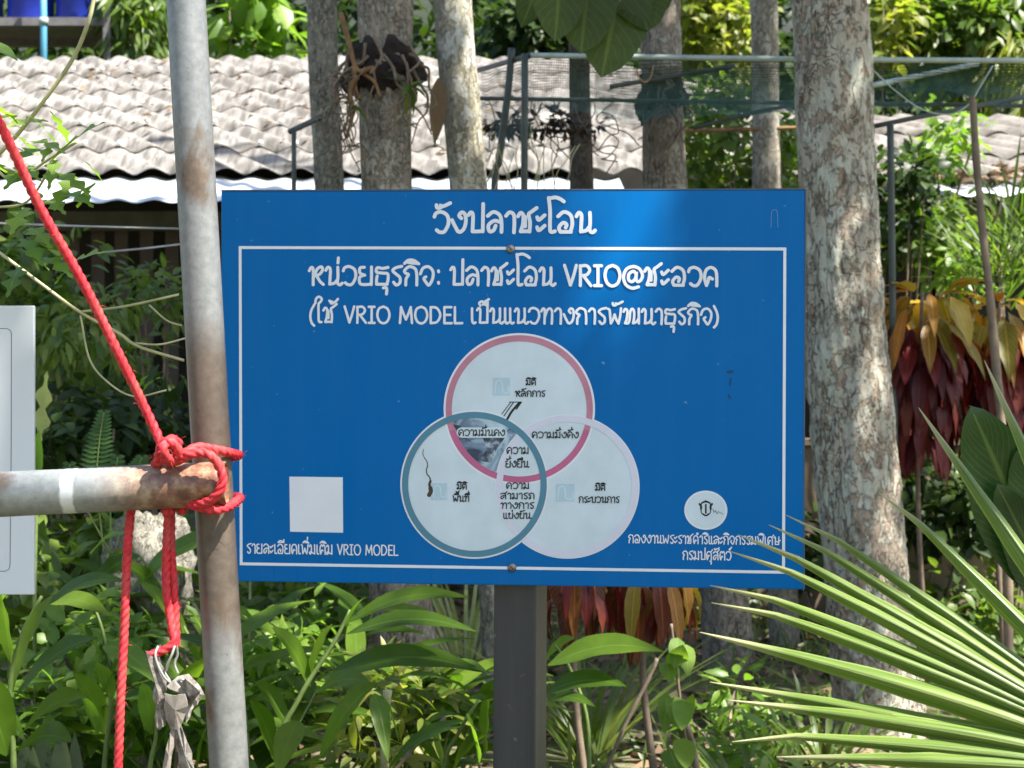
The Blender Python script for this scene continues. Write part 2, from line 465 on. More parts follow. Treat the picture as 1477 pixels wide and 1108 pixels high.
M_twig = m_plain("twig_brown", (0.17, 0.125, 0.09, 1), 0.85, 0, 0.4, 20, 0.5)
M_greenstem = m_plain("green_stem", (0.13, 0.19, 0.05, 1), 0.5, 0, 0.3, 20)
M_palestem = m_plain("pale_stem", (0.40, 0.38, 0.20, 1), 0.6, 0, 0.3, 20)
M_bamboo = m_plain("bamboo_brown", (0.20, 0.15, 0.105, 1), 0.7, 0, 0.35, 12, 0.4)

M_canopy = m_leaf("leaf_canopy", [(0.03, 0.065, 0.015, 1), (0.06, 0.11, 0.02, 1)], 0.25)
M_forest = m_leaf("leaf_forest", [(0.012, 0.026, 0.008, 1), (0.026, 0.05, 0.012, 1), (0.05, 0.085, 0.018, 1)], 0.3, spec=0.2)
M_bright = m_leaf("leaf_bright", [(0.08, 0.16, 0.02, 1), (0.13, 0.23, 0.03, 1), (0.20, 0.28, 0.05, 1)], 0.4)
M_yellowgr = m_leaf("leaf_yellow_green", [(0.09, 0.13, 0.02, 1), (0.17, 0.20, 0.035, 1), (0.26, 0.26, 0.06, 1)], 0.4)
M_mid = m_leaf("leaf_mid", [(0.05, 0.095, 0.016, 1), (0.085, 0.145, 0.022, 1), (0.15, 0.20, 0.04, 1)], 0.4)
M_ginger = m_leaf("leaf_ginger", [(0.042, 0.088, 0.010, 1), (0.075, 0.14, 0.014, 1), (0.14, 0.215, 0.022, 1)], 0.46, rough=0.36, spec=0.25, vein=0.35, veincol=(0.15, 0.24, 0.05, 1), nveins=26, spots=((0.17, 0.13, 0.03, 1), 0.66))
M_gingerl = m_leaf("leaf_ginger_light", [(0.10, 0.19, 0.022, 1), (0.17, 0.28, 0.04, 1)], 0.45, rough=0.32, vein=0.35, nveins=26)
t = NT("leaf_palm"); uvn = t.n("TexCoord"); sp = t.n("SeparateXYZ"); t.set(sp.inputs[0], uvn.outputs['UV'])
cb = t.n("CombineXYZ"); t.set(cb.inputs[0], t.math('MULTIPLY', sp.outputs[0], 16.0)); t.set(cb.inputs[1], t.math('MULTIPLY', sp.outputs[1], 3.0)); 
oi = t.n("ObjectInfo"); t.set(cb.inputs[2], t.math('MULTIPLY', oi.outputs['Random'], 40.0))
st_ = t.noise(cb.outputs[0], 1.0, 3, 0.6)
c = t.ramp(st_, (0.3, (0.055, 0.115, 0.014, 1)), (0.5, (0.12, 0.19, 0.03, 1)), (0.72, (0.19, 0.26, 0.05, 1)))
du = t.math('ABSOLUTE', t.math('SUBTRACT', sp.outputs[0], 0.5))
c = t.mix(t.ramp(du, (0.43, 0.0), (0.49, 0.55)), c, (0.34, 0.40, 0.13, 1))
c = t.mix(t.ramp(du, (0.008, 0.6), (0.03, 0.0)), c, (0.40, 0.42, 0.16, 1))
sp2 = t.ramp(t.noise(t.coord(), 70, 4, 0.7), (0.68, 0.0), (0.72, 0.9))
c = t.mix(sp2, c, (0.20, 0.10, 0.035, 1))
c = t.mix(t.ramp(sp.outputs[1], (0.80, 0.0), (0.97, 0.85)), c, (0.50, 0.46, 0.28, 1))
b_ = t.bsdf(c, 0.36, 0, 0.45, bump=st_, bstr=0.5, bdist=0.002)
tr = t.n("BsdfTranslucent"); t.set(tr.inputs[0], t.mix(1.0, c, (1.9, 2.1, 0.9, 1), 'MULTIPLY'))
mx = t.n("MixShader"); mx.inputs[0].default_value = 0.22; t.set(mx.inputs[1], b_); t.set(mx.inputs[2], tr.outputs[0])
M_palm = t.done(mx.outputs[0])
M_vine = m_leaf("leaf_vine", [(0.075, 0.15, 0.025, 1), (0.13, 0.22, 0.035, 1), (0.22, 0.31, 0.06, 1)], 0.40, vein=0.4)
M_teak = m_leaf("leaf_teak", [(0.05, 0.08, 0.018, 1), (0.08, 0.115, 0.026, 1)], 0.5, vein=0.3, nveins=10)
M_bird = m_leaf("leaf_wavy_fern", [(0.022, 0.062, 0.016, 1), (0.03, 0.075, 0.02, 1)], 0.2, rough=0.28, vein=0.3, nveins=20)
M_crot_y = m_leaf("leaf_croton_yellow", [(0.18, 0.16, 0.02, 1), (0.40, 0.27, 0.03, 1), (0.40, 0.15, 0.02, 1), (0.12, 0.14, 0.02, 1), (0.58, 0.42, 0.07, 1)], 0.35, (1.8, 1.5, 0.9, 1), vein=0.75, veincol=(0.60, 0.42, 0.05, 1), nveins=9)
M_crot_r = m_leaf("leaf_croton_red", [(0.07, 0.006, 0.009, 1), (0.16, 0.013, 0.012, 1), (0.10, 0.009, 0.012, 1), (0.20, 0.035, 0.016, 1)], 0.25, (1.8, 1.2, 1.0, 1), vein=0.35, veincol=(0.32, 0.07, 0.035, 1), nveins=9)
M_crot_o = m_leaf("leaf_croton_orange_veined", [(0.06, 0.03, 0.02, 1), (0.13, 0.028, 0.02, 1), (0.22, 0.10, 0.02, 1)], 0.3, (1.8, 1.4, 0.9, 1), vein=0.95, veincol=(0.5, 0.13, 0.04, 1), nveins=11)
M_fernl = m_leaf("leaf_fern", [(0.04, 0.09, 0.02, 1), (0.07, 0.14, 0.03, 1)], 0.35)
M_grass = m_leaf("grass_blade", [(0.05, 0.09, 0.018, 1), (0.10, 0.15, 0.03, 1), (0.20, 0.22, 0.07, 1)], 0.35)
M_dry = m_leaf("dry_leaf", [(0.09, 0.055, 0.032, 1), (0.18, 0.12, 0.07, 1), (0.30, 0.21, 0.14, 1)], 0.15, (1.5, 1.2, 0.9, 1), rough=0.8)
M_snake = m_leaf("leaf_snake_plant", [(0.10, 0.14, 0.09, 1), (0.16, 0.20, 0.13, 1)], 0.1, rough=0.5, spots=((0.04, 0.075, 0.04, 1), 0.52))
M_cream = m_leaf("leaf_variegated", [(0.40, 0.46, 0.16, 1), (0.5, 0.52, 0.25, 1)], 0.4, (1.4, 1.5, 0.9, 1))

t = NT("cement_sheet"); v = t.coord()
a = t.math('ADD', t.math('MULTIPLY', t.noise(v, 5, 8, 0.7), 0.6), t.math('MULTIPLY', t.noise(v, 1.1, 4, 0.6), 0.4)); st2 = t.noise(t.coord((9, 2, 2)), 1.6, 6, 0.65)
c = t.mix(t.ramp(a, (0.35, 0.0), (0.65, 1.0)), (0.155, 0.142, 0.13, 1), (0.36, 0.34, 0.32, 1))
c = t.mix(t.ramp(st2, (0.40, 0.85), (0.56, 0.0)), c, (0.10, 0.092, 0.083, 1))
M_cement = t.done(t.bsdf(c, 0.9, 0, 0.2, bump=a, bstr=0.3, bdist=0.01))
t = NT("old_cement_sheet"); v = t.coord()
a = t.noise(v, 4, 8, 0.7)
c = t.mix(t.ramp(a, (0.38, 0.0), (0.62, 1.0)), (0.10, 0.09, 0.08, 1), (0.27, 0.25, 0.23, 1))
M_cement2 = t.done(t.bsdf(c, 0.9, 0, 0.2, bump=a, bstr=0.3, bdist=0.01))
t = NT("zinc_sheet"); v = t.coord()
c = t.ramp(t.noise(t.coord((1.2, 9, 9)), 2.0, 5), (0.3, (0.50, 0.56, 0.64, 1)), (0.7, (0.66, 0.71, 0.78, 1)))
M_zinc = t.done(t.bsdf(c, 0.4, 0.3, 0.5))
M_wood = m_plain("dark_timber", (0.075, 0.058, 0.052, 1), 0.8, 0, 0.3, 6, 0.3)
M_wood2 = m_plain("grey_timber", (0.10, 0.105, 0.085, 1), 0.8, 0, 0.3, 6, 0.3)
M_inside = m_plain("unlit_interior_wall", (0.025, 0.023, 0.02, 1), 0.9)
M_fleck = m_plain("lime_fleck", (0.70, 0.70, 0.66, 1), 0.8)
M_creamwall = m_plain("shaded_cream_plaster", (0.20, 0.155, 0.105, 1), 0.9, 0, 0.2, 5, 0.2)  # cream plaster darkened so its colour already holds the wall's shade
M_bluetank = m_plain("blue_plastic", (0.012, 0.030, 0.30, 1), 0.35, 0, 0.2, 4, 0.05)
M_bluepipe = m_plain("pale_blue_pipe", (0.10, 0.34, 0.52, 1), 0.4, 0, 0.15, 5, 0.05)
M_rack = m_plain("grey_steel", (0.13, 0.125, 0.125, 1), 0.6, 0, 0.3, 12, 0.2)
M_netpost = m_plain("green_grey_pipe", (0.06, 0.075, 0.068, 1), 0.5, 0, 0.3, 14, 0.2)
M_nettop = m_plain("pale_green_pipe", (0.38, 0.46, 0.43, 1), 0.4, 0.2, 0.2, 14, 0.1)
M_roots = m_plain("orange_root", (0.20, 0.11, 0.045, 1), 0.8, 0, 0.4, 25, 0.4)
M_deadvine = m_leaf("leaf_dead_vine", [(0.03, 0.02, 0.016, 1), (0.06, 0.04, 0.03, 1)], 0.1)
M_rootmass = m_plain("black_root_mass", (0.022, 0.016, 0.013, 1), 0.95, 0, 0.6, 30, 1.0)

t = NT("net_mesh")
uvn = t.n("TexCoord"); sp = t.n("SeparateXYZ"); t.set(sp.inputs[0], uvn.outputs['UV'])
def gl(s_, th=0.2): return t.math('LESS_THAN', t.math('FRACT', s_), th)
nn = t.noise(t.coord(), 3.0, 3)
g_ = t.math('MAXIMUM', gl(t.math('MULTIPLY', sp.outputs[0], 1.0)), gl(t.math('MULTIPLY', sp.outputs[1], 1.0)))
tb = t.n("BsdfTransparent"); mx = t.n("MixShader"); t.set(mx.inputs[0], g_)
t.set(mx.inputs[1], tb.outputs[0]); t.set(mx.inputs[2], t.bsdf((0.025, 0.085, 0.068, 1), 0.6))
M_net = t.done(mx.outputs[0])
t = NT("ground_soil"); v = t.coord()
a = t.noise(v, 1.3, 8, 0.65); b = t.noise(v, 14, 8, 0.7)
c = t.mix(t.ramp(b, (0.35, 0.0), (0.65, 1.0)), (0.10, 0.075, 0.052, 1), (0.24, 0.19, 0.145, 1))
c = t.mix(t.ramp(a, (0.42, 0.0), (0.56, 0.8)), c, t.ramp(b, (0.35, (0.035, 0.055, 0.016, 1)), (0.65, (0.11, 0.14, 0.045, 1))))
M_ground = t.done(t.bsdf(c, 0.95, 0, 0.1, bump=b, bstr=0.6, bdist=0.03))
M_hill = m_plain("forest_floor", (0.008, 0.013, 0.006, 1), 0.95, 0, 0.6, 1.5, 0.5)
# ------------------------------------------------------------------ the blue sign
# hand-lettered stroke alphabet: x-height 1, baseline 0; entry = advance, strokes
G = {
 'ว': (.80, [[(.05,.78),(.12,.95),(.35,1.02),(.62,.85),(.68,.45),(.5,.05),(.28,.02),(.15,.12)]]),
 'ง': (.76, [[(.46,.70),(.36,.84),(.48,1.0),(.62,.9),(.66,.55),(.58,.2),(.42,.03),(.30,.06)],[(.04,.62),(.16,.34),(.30,.05)]]),
 'ป': (.82, [[(.02,.86),(.12,1.0),(.22,.86),(.2,.06)],[(.2,.05),(.45,.05),(.66,.07)],[(.66,.05),(.67,.7),(.68,1.42)]]),
 'ล': (.84, [[(.06,.82),(.32,1.02),(.6,.86),(.68,.5),(.68,.02)],[(.66,.5),(.36,.58),(.1,.36),(.14,.06),(.32,.1),(.42,.34)]]),
 'า': (.56, [[(.04,.82),(.2,1.0),(.38,.9),(.42,.55),(.40,.0)]]),
 'ช': (.86, [[(.02,.8),(.14,.98),(.26,.84),(.24,.4),(.14,.06)],[(.14,.05),(.38,.06),(.54,.05)],[(.54,.04),(.56,.5),(.5,.9),(.62,1.02),(.86,1.22)],[(.34,.30),(.34,.78)]]),
 'ะ': (.48, [[(.02,.76),(.10,.62),(.36,.86)],[(.02,.26),(.10,.10),(.36,.34)]]),
 'โ': (.42, [[(.12,1.70),(.36,1.74),(.58,1.66),(.74,1.54)],[(.06,1.72),(.12,1.1),(.12,.15),(.2,.02),(.34,.06)]]),
 'อ': (.86, [[(.06,.80),(.32,1.02),(.62,.86),(.70,.45),(.62,.04)],[(.64,.03),(.4,.03),(.16,.03)],[(.16,.03),(.10,.25),(.28,.48),(.44,.40),(.40,.24)]]),
 'น': (.86, [[(.02,.80),(.13,.98),(.25,.86),(.24,.4),(.22,.04)],[(.24,.05),(.46,.10),(.62,.3)],[(.63,.98),(.64,.5),(.62,.12),(.74,.0),(.86,.10)]]),
 'ห': (.84, [[(.02,.78),(.12,.96),(.22,.84),(.22,.0)],[(.24,.42),(.42,.86),(.62,1.0),(.70,.86),(.58,.62),(.36,.50)],[(.40,.50),(.56,.2),(.74,.02)]]),
 'ย': (.84, [[(.32,.98),(.10,.94),(.10,.66),(.34,.54)],[(.30,.55),(.08,.42),(.10,.08),(.36,.02),(.66,.05)],[(.67,.02),(.68,.5),(.68,1.0)]]),
 'ธ': (.82, [[(.68,.98),(.40,.92),(.14,.96),(.10,.72),(.40,.66),(.66,.62),(.68,.3),(.62,.05)],[(.64,.04),(.36,.04),(.10,.04)],[(.10,.04),(.10,.3),(.13,.5)]]),
 'ร': (.64, [[(.56,1.04),(.26,.96),(.10,.80),(.26,.62),(.46,.42),(.46,.12),(.28,.0),(.14,.16)]]),
 'ก': (.82, [[(.12,.0),(.14,.35),(.26,.58),(.12,.66),(.06,.80),(.30,1.02),(.60,.90),(.68,.55),(.68,.0)]]),
 'จ': (.82, [[(.04,.62),(.18,.94),(.46,1.02),(.68,.76),(.66,.35),(.48,.0),(.34,.14),(.22,.36),(.32,.46)]]),
 'ด': (.82, [[(.46,.38),(.30,.46),(.24,.24),(.16,.02)],[(.16,.02),(.06,.45),(.14,.86),(.38,1.02),(.62,.86),(.68,.5),(.68,.0)]]),
 'ค': (.82, [[(.44,.5),(.28,.54),(.24,.24),(.14,.02)],[(.14,.02),(.06,.45),(.14,.86),(.38,1.02),(.62,.86),(.68,.5),(.68,.0)]]),
 'ต': (.84, [[(.44,.38),(.30,.46),(.24,.24),(.16,.02)],[(.16,.02),(.06,.45),(.12,.86),(.26,1.02),(.37,.84)],[(.37,.84),(.50,1.02),(.64,.86),(.69,.5),(.69,.0)]]),
 'ท': (.84, [[(.02,.80),(.13,.98),(.24,.84),(.22,.0)],[(.24,.42),(.38,.84),(.54,1.0),(.68,.86),(.70,.5),(.68,.0)]]),
 'พ': (1.0, [[(.04,.98),(.14,.9),(.18,.5),(.22,.03)],[(.22,.03),(.36,.3),(.46,.62)],[(.46,.62),(.56,.3),(.70,.03)],[(.70,.03),(.80,.5),(.86,1.02)]]),
 'ฒ': (1.15, [[(.02,.80),(.13,.98),(.26,.84),(.22,.35),(.12,.06)],[(.12,.05),(.30,.05),(.40,.3),(.44,.8),(.56,1.0),(.68,.82),(.68,.4),(.62,.06)],[(.62,.05),(.8,.12),(.96,.34)],[(.98,1.0),(.98,.5),(.98,.04)]]),
 'ม': (.86, [[(.02,.80),(.13,.98),(.25,.84),(.25,.2),(.12,.0),(.02,.16),(.2,.26),(.44,.12),(.64,.04)],[(.66,1.0),(.67,.5),(.67,.02)]]),
 'บ': (.82, [[(.02,.86),(.12,1.0),(.22,.86),(.2,.06)],[(.2,.05),(.45,.05),(.66,.07)],[(.66,.05),(.67,.5),(.68,1.0)]]),
 'ษ': (.90, [[(.02,.86),(.12,1.0),(.22,.86),(.2,.06)],[(.2,.05),(.45,.05),(.66,.07)],[(.66,.05),(.67,.5),(.68,1.0)],[(.36,.42),(.56,.36),(.86,.58)]]),
 'ศ': (.88, [[(.44,.5),(.28,.54),(.24,.24),(.14,.02)],[(.14,.02),(.06,.45),(.14,.86),(.38,1.0),(.62,.86),(.68,.5),(.68,.0)],[(.58,.92),(.86,1.22)]]),
 'ส': (.88, [[(.06,.82),(.32,1.0),(.6,.86),(.68,.5),(.68,.02)],[(.66,.5),(.36,.58),(.1,.36),(.14,.06),(.32,.1),(.42,.34)],[(.56,.92),(.84,1.24)]]),
 'ถ': (.82, [[(.28,.14),(.14,.02),(.10,.2),(.24,.3),(.26,.54),(.12,.66),(.06,.80),(.30,1.02),(.60,.90),(.68,.55),(.68,.0)]]),
 'ข': (.80, [[(.04,.78),(.15,.98),(.26,.84),(.12,.5),(.16,.06)],[(.16,.05),(.4,.05),(.62,.07)],[(.62,.05),(.64,.5),(.64,1.0)]]),
 'เ': (.40, [[(.10,.98),(.10,.5),(.12,.12),(.22,.0),(.32,.06)]]),
 'แ': (.70, [[(.10,.98),(.10,.5),(.12,.12),(.22,.0),(.32,.06)],[(.42,.98),(.42,.5),(.44,.12),(.54,.0),(.64,.06)]]),
 'ใ': (.52, [[(.04,1.28),(.08,1.56),(.26,1.70),(.44,1.56),(.36,1.36),(.24,1.2),(.24,.6),(.26,.1),(.42,.04)]]),
 'ำ': (.62, [[(-.34,1.24),(-.24,1.36),(-.14,1.24),(-.24,1.14),(-.34,1.24)],[(.10,.82),(.26,1.0),(.42,.9),(.46,.55),(.44,.0)]]),
 # marks (no advance)
 'ั': (0, [[(-.66,1.36),(-.62,1.22),(-.46,1.24),(-.48,1.36),(-.36,1.30),(-.04,1.46)]]),
 'ิ': (0, [[(-.76,1.20),(-.56,1.38),(-.28,1.36),(-.04,1.18)],[(-.60,1.26),(-.36,1.22),(-.12,1.20)]]),
 'ี': (0, [[(-.76,1.20),(-.56,1.38),(-.28,1.36),(-.04,1.18)],[(-.76,1.20),(-.36,1.22),(-.04,1.20)],[(-.06,1.2),(-.05,1.52)]]),
 'ื': (0, [[(-.76,1.20),(-.56,1.38),(-.28,1.36),(-.04,1.18)],[(-.76,1.20),(-.36,1.22),(-.04,1.20)],[(-.06,1.2),(-.05,1.52)],[(-.22,1.3),(-.21,1.54)]]),
 '็': (0, [[(-.60,1.16),(-.66,1.34),(-.48,1.44),(-.38,1.28),(-.46,1.22)],[(-.38,1.30),(-.22,1.42),(-.14,1.28),(-.26,1.2)],[(-.30,1.44),(-.06,1.58)]]),
 '่': (0, [[(-.22,1.22),(-.20,1.50)]]),
 '้': (0, [[(-.46,1.44),(-.38,1.34),(-.28,1.46),(-.36,1.26),(-.10,1.36),(.08,1.56)]]),
 '์': (0, [[(-.30,1.20),(-.20,1.30),(-.28,1.38),(-.36,1.28),(-.28,1.2)],[(-.22,1.34),(-.04,1.56)]]),
 'ุ': (0, [[(-.38,-.16),(-.24,-.14),(-.20,-.26),(-.22,-.5)]]),
 'V': (.74, [[(.04,1.02),(.2,.5),(.34,.02)],[(.34,.02),(.5,.5),(.64,1.02)]]),
 'R': (.74, [[(.10,1.0),(.11,.5),(.10,.0)],[(.10,.98),(.42,1.0),(.58,.78),(.42,.54),(.12,.50)],[(.26,.5),(.44,.26),(.64,.0)]]),
 'I': (.56, [[(.26,1.0),(.26,.5),(.26,.0)],[(.08,1.0),(.26,1.0),(.44,1.0)],[(.08,.0),(.26,.0),(.44,.0)]]),
 'O': (.94, [[(.44,1.02),(.16,.88),(.06,.5),(.18,.12),(.44,-.02),(.70,.12),(.82,.5),(.70,.88),(.44,1.02)]]),
 'M': (.98, [[(.08,.0),(.12,.5),(.15,1.0)],[(.15,1.0),(.30,.6),(.46,.22)],[(.46,.22),(.62,.6),(.76,1.0)],[(.76,1.0),(.80,.5),(.84,.0)]]),
 'D': (.86, [[(.10,1.0),(.10,.5),(.10,.0)],[(.10,1.0),(.48,.94),(.70,.52),(.50,.08),(.10,.0)]]),
 'E': (.66, [[(.10,1.0),(.10,.5),(.10,.0)],[(.10,1.0),(.32,1.0),(.54,1.0)],[(.10,.52),(.30,.52),(.48,.52)],[(.10,.0),(.32,.0),(.56,.0)]]),
 'L': (.62, [[(.10,1.0),(.10,.5),(.10,.0)],[(.10,.0),(.32,.0),(.56,.01)]]),
 '@': (1.12, [[(.70,.66),(.56,.80),(.34,.64),(.32,.34),(.48,.22),(.66,.40),(.72,.78),(.70,.36),(.80,.22),(.96,.34),(1.02,.62),(.86,.94),(.56,1.06),(.22,.92),(.06,.50),(.18,.06),(.50,-.14),(.82,-.06)]]),
 ':': (.36, [[(.14,.80),(.15,.74)],[(.14,.16),(.15,.10)]]),
 '(': (.36, [[(.34,1.2),(.14,.8),(.08,.4),(.16,.0),(.32,-.2)]]),
 ')': (.36, [[(.04,1.2),(.22,.8),(.28,.4),(.20,.0),(.04,-.2)]]),
 ' ': (.46, []),
}
UPPER = 'ัิีื็'
TONE = '่้์'

# board corners measured on the photograph, right end a little nearer
TL, TR, BR, BL = P(319, 276, 2.937), P(1161, 274, 2.863), P(1161, 850.5, 2.863), P(319.5, 838.4, 2.937)
sU = ((TR - TL) + (BR - BL)).normalized()
sV = ((TL - BL) + (TR - BR)).normalized()
sN = sU.cross(sV).normalized()            # away from the camera (u right, v up)
if sN.y < 0: sN = -sN
sV = sN.cross(sU).normalized() * (1 if sN.cross(sU).z > 0 else -1)
sC = (TL + TR + BR + BL) / 4
SROT = Matrix((sU, sN, sV)).transposed()  # local x, y, z
camv = Vector((0, 0, CAM_Z))
def S(px, py):
    """photo pixel -> (u, v) on the board face, measured from its centre"""
    d = P(px, py, 1.0) - camv
    q = camv + d * ((sC - camv).dot(sN) / d.dot(sN))
    r = q - sC
    return np.array((r.dot(sU), r.dot(sV)))
PXM = np.linalg.norm(S(800, 560) - S(700, 560)) / 100     # metres per photo pixel on the board

sign = thing("information_sign", "blue rectangular board lettered in white with three overlapping circles, on a dark grey post", "sign", (0, 0, 0))
sign_base = sC + sN * 0.03
sign.location = sC
sign.rotation_euler = SROT.to_euler()
ORG[sign] = Vector((0, 0, 0))              # parts are given in the sign's own frame

def face(name, mat, polys, y, parent, thick=None):
    """flat printed shapes: polys of (u, v) on the board face, y in front (negative)"""
    mb = MB()
    for i, (vs, fs) in enumerate(polys):
        mb.add([(u, y - 2.0e-5 * (i % 12), v) for u, v in vs], fs, False)
    return mb.build(name, mat, parent)

def ring(c, r0, r1, a0=0, a1=2 * math.pi, n=96):
    aa = np.linspace(a0, a1, n + 1)
    vs = [(c[0] + r * math.cos(a), c[1] + r * math.sin(a)) for a in aa for r in (r0, r1)]
    return vs, [(2 * i, 2 * i + 1, 2 * i + 3, 2 * i + 2) for i in range(n)]
def disc(c, r, ry=None, n=96):
    ry = ry or r
    vs = [(c[0] + r * math.cos(a), c[1] + ry * math.sin(a)) for a in np.linspace(0, 2 * math.pi, n, endpoint=False)]
    return vs, [tuple(range(n))]
def quad(a, b, c, d): return [tuple(a), tuple(b), tuple(c), tuple(d)], [(0, 1, 2, 3)]

def ribbon(pts, wd, flare=0.0):
    """round-ended stroke as strips; returns vs, fs"""
    p = np.array(pts, float)
    keep = [0]
    for i in range(1, len(p)):
        if np.linalg.norm(p[i] - p[keep[-1]]) > wd * 0.12: keep.append(i)
    p = p[keep]
    if len(p) < 2: p = np.array([p[0], p[0] + (1e-5, 1e-5)])
    T = np.gradient(p, axis=0); T /= np.maximum(1e-9, np.linalg.norm(T, axis=1, keepdims=True))
    N_ = np.stack([-T[:, 1], T[:, 0]], 1)
    vs = []; fs = []
    m = len(p)
    for i in range(m):
        k = wd / 2
        vs += [tuple(p[i] + N_[i] * k), tuple(p[i] - N_[i] * k)]
    for i in range(m - 1): fs.append((2 * i, 2 * i + 1, 2 * i + 3, 2 * i + 2))
    for e, sg in ((0, -1), (m - 1, 1)):
        b = len(vs); h = wd / 2
        for a in np.linspace(-math.pi / 2, math.pi / 2, 7)[1:-1]:
            vs.append(tuple(p[e] + T[e] * sg * h * math.cos(a) + N_[e] * h * math.sin(a)))
        idx = [2 * e + 1] + list(range(b, b + 5)) + [2 * e]
        fs.append(tuple(idx))
    return vs, fs

def text(name, s, x0, x1, yb0, yb1, xh, stroke, mat, parent, y=-0.0012, capf=1.0, sub=6, slant=0.0):
    """lay the line between photo pixels x0..x1 on the board"""
    pen = 0.0; strokes = []; prev_up = False
    for ch in s:
        adv, st = G[ch]
        dy = 0.0
        if ch in TONE and prev_up: dy = 0.30
        for q in st:
            k = capf if ch.isascii() and ch.isalpha() else 1.0
            strokes.append([(pen + a * (1.0 if not k > 1 else 1.0), (b + dy) * k) for a, b in q])
        if adv: prev_up = False
        if ch in UPPER: prev_up = True
        pen += adv
    xs = [a for q in strokes for a, b in q]
    a0, a1 = min(xs), max(xs)
    mb = MB()
    for i, q in enumerate(strokes):
        pts = []
        for a, b in smooth(q, sub):
            f = (a - a0) / (a1 - a0)
            pts.append(S(x0 + stroke / 2 + f * (x1 - x0 - stroke) + slant * b, yb0 + (yb1 - yb0) * f - b * xh))
        vs, fs = ribbon(pts, stroke * PXM)
        n = max(1, len(vs))
        # strokes climb by a few hundredths of a millimetre so that crossings never share a plane
        mb.add([(u, y - 0.00003 * (i % 9) - 0.0000012 * min(j, 200), v) for j, (u, v) in enumerate(vs)], fs, False)
    return mb.build(name, mat, parent)

W2 = (TR - TL).length / 2 * 1.0
wl, wr = -((sC - TL).dot(sU)), (TR - sC).dot(sU)
cs = [((q - sC).dot(sU), (q - sC).dot(sV)) for q in (TL, TR, BR, BL)]
mb = MB()
TH = 0.014
vs = [(u, -TH * 0 + y_, v) for y_ in (0.0, TH) for u, v in cs]
mb.add(vs, [(0, 3, 2, 1), (4, 5, 6, 7), (0, 1, 5, 4), (1, 2, 6, 5), (2, 3, 7, 6), (3, 0, 4, 7)], False)
board = mb.build("board", M_blue, sign)
bev = board.modifiers.new("edge", 'BEVEL'); bev.width = 0.002; bev.segments = 2
# edge trim seen along the right end and top
e = MB()
e.box((cs[1][0] + 0.0016, TH / 2, (cs[1][1] + cs[2][1]) / 2), (0.003, TH + 0.001, cs[1][1] - cs[2][1] + 0.004))
e.box(((cs[0][0] + cs[1][0]) / 2, TH / 2, (cs[0][1] + cs[1][1]) / 2 + 0.0016), (cs[1][0] - cs[0][0], TH + 0.001, 0.003))
e.build("edge_trim", M_edge, sign)

# border
def linepx(a, b, wpx):
    pa, pb = S(*a), S(*b); d = (pb - pa) / np.linalg.norm(pb - pa); n_ = np.array((-d[1], d[0])) * wpx * PXM / 2
    return quad(pa + n_, pa - n_, pb - n_, pb + n_)
bw = 4.2
face("border_line", M_white, [linepx((344.5, 357.2), (1134, 359.3), bw), linepx((1132, 359), (1130, 824), bw),
     linepx((1132, 825.5), (345.9, 813.2), bw), linepx((348, 813), (346.5, 357), bw)], -0.0008, sign)

text("title_lettering", "วังปลาชะโอน", 624, 861, 335.5, 335.5, 29, 5.4, M_white, sign)
text("heading_lettering", "หน่วยธุรกิจ:", 444, 635, 411, 411.5, 26, 4.4, M_white, sign, capf=1.1)
text("heading_lettering", "ปลาชะโอน", 648, 803, 411.6, 412, 26, 4.4, M_white, sign)
text("heading_lettering", "VRIO@ชะอวด", 812, 1036, 412, 412.5, 26, 4.6, M_white, sign, capf=1.1)
text("subheading_lettering", "(ใช้ VRIO MODEL เป็นแนวทางการพัฒนาธุรกิจ)", 446, 1037, 465.5, 468, 22, 3.6, M_white, sign, capf=1.05)
text("caption_lettering", "รายละเอียดเพิ่มเติม VRIO MODEL", 356, 575, 798, 801, 13.5, 1.9, M_white, sign, capf=1.05, sub=4)
text("caption_lettering", "กองงานพระราชดำริและกิจกรรมพิเศษ", 906, 1126, 783, 786, 11.5, 1.65, M_white, sign, sub=4)
text("caption_lettering", "กรมปศุสัตว์", 984, 1056, 807, 808, 12, 1.75, M_white, sign, sub=4)

# overlapping circles
cA, rA = S(748.7, 590), 109.2 * PXM
cB, rB = S(684, 698.8), 107.3 * PXM
cD, rD = S(818, 701.8), 103.8 * PXM
dg = bpy.data.objects.new("circle_diagram", None); COL.objects.link(dg); dg.parent = sign; ORG[dg] = Vector((0, 0, 0))
dg.empty_display_size = 0.1
px_ = PXM
face("diagram_fill", M_disc, [disc(cA, rA - 1 * px_), disc(cB, rB - 1 * px_), disc(cD, rD - 1 * px_)], -0.0006, dg)
face("outline", M_white, [ring(cA, rA - 3 * px_, rA), ring(cB, rB - 3 * px_, rB), ring(cD, rD - 2 * px_, rD)], -0.0008, dg)
aa = np.linspace(0, 2 * math.pi, 97)
# pink ring: faded upper half, fresh below
def angof(px, py): d = S(px, py) - cA; return math.atan2(d[1], d[0])
a_l, a_r = angof(648, 622), angof(851, 622)
face("pink_ring", M_pinkfade, [ring(cA, rA - 12 * px_, rA - 3 * px_, a_r, a_l if a_l > a_r else a_l + 2 * math.pi)], -0.0010, dg)
face("pink_ring", M_pink, [ring(cA, rA - 12 * px_, rA - 3 * px_, a_l if a_l < a_r else a_l - 2 * math.pi, a_r)], -0.0010, dg)
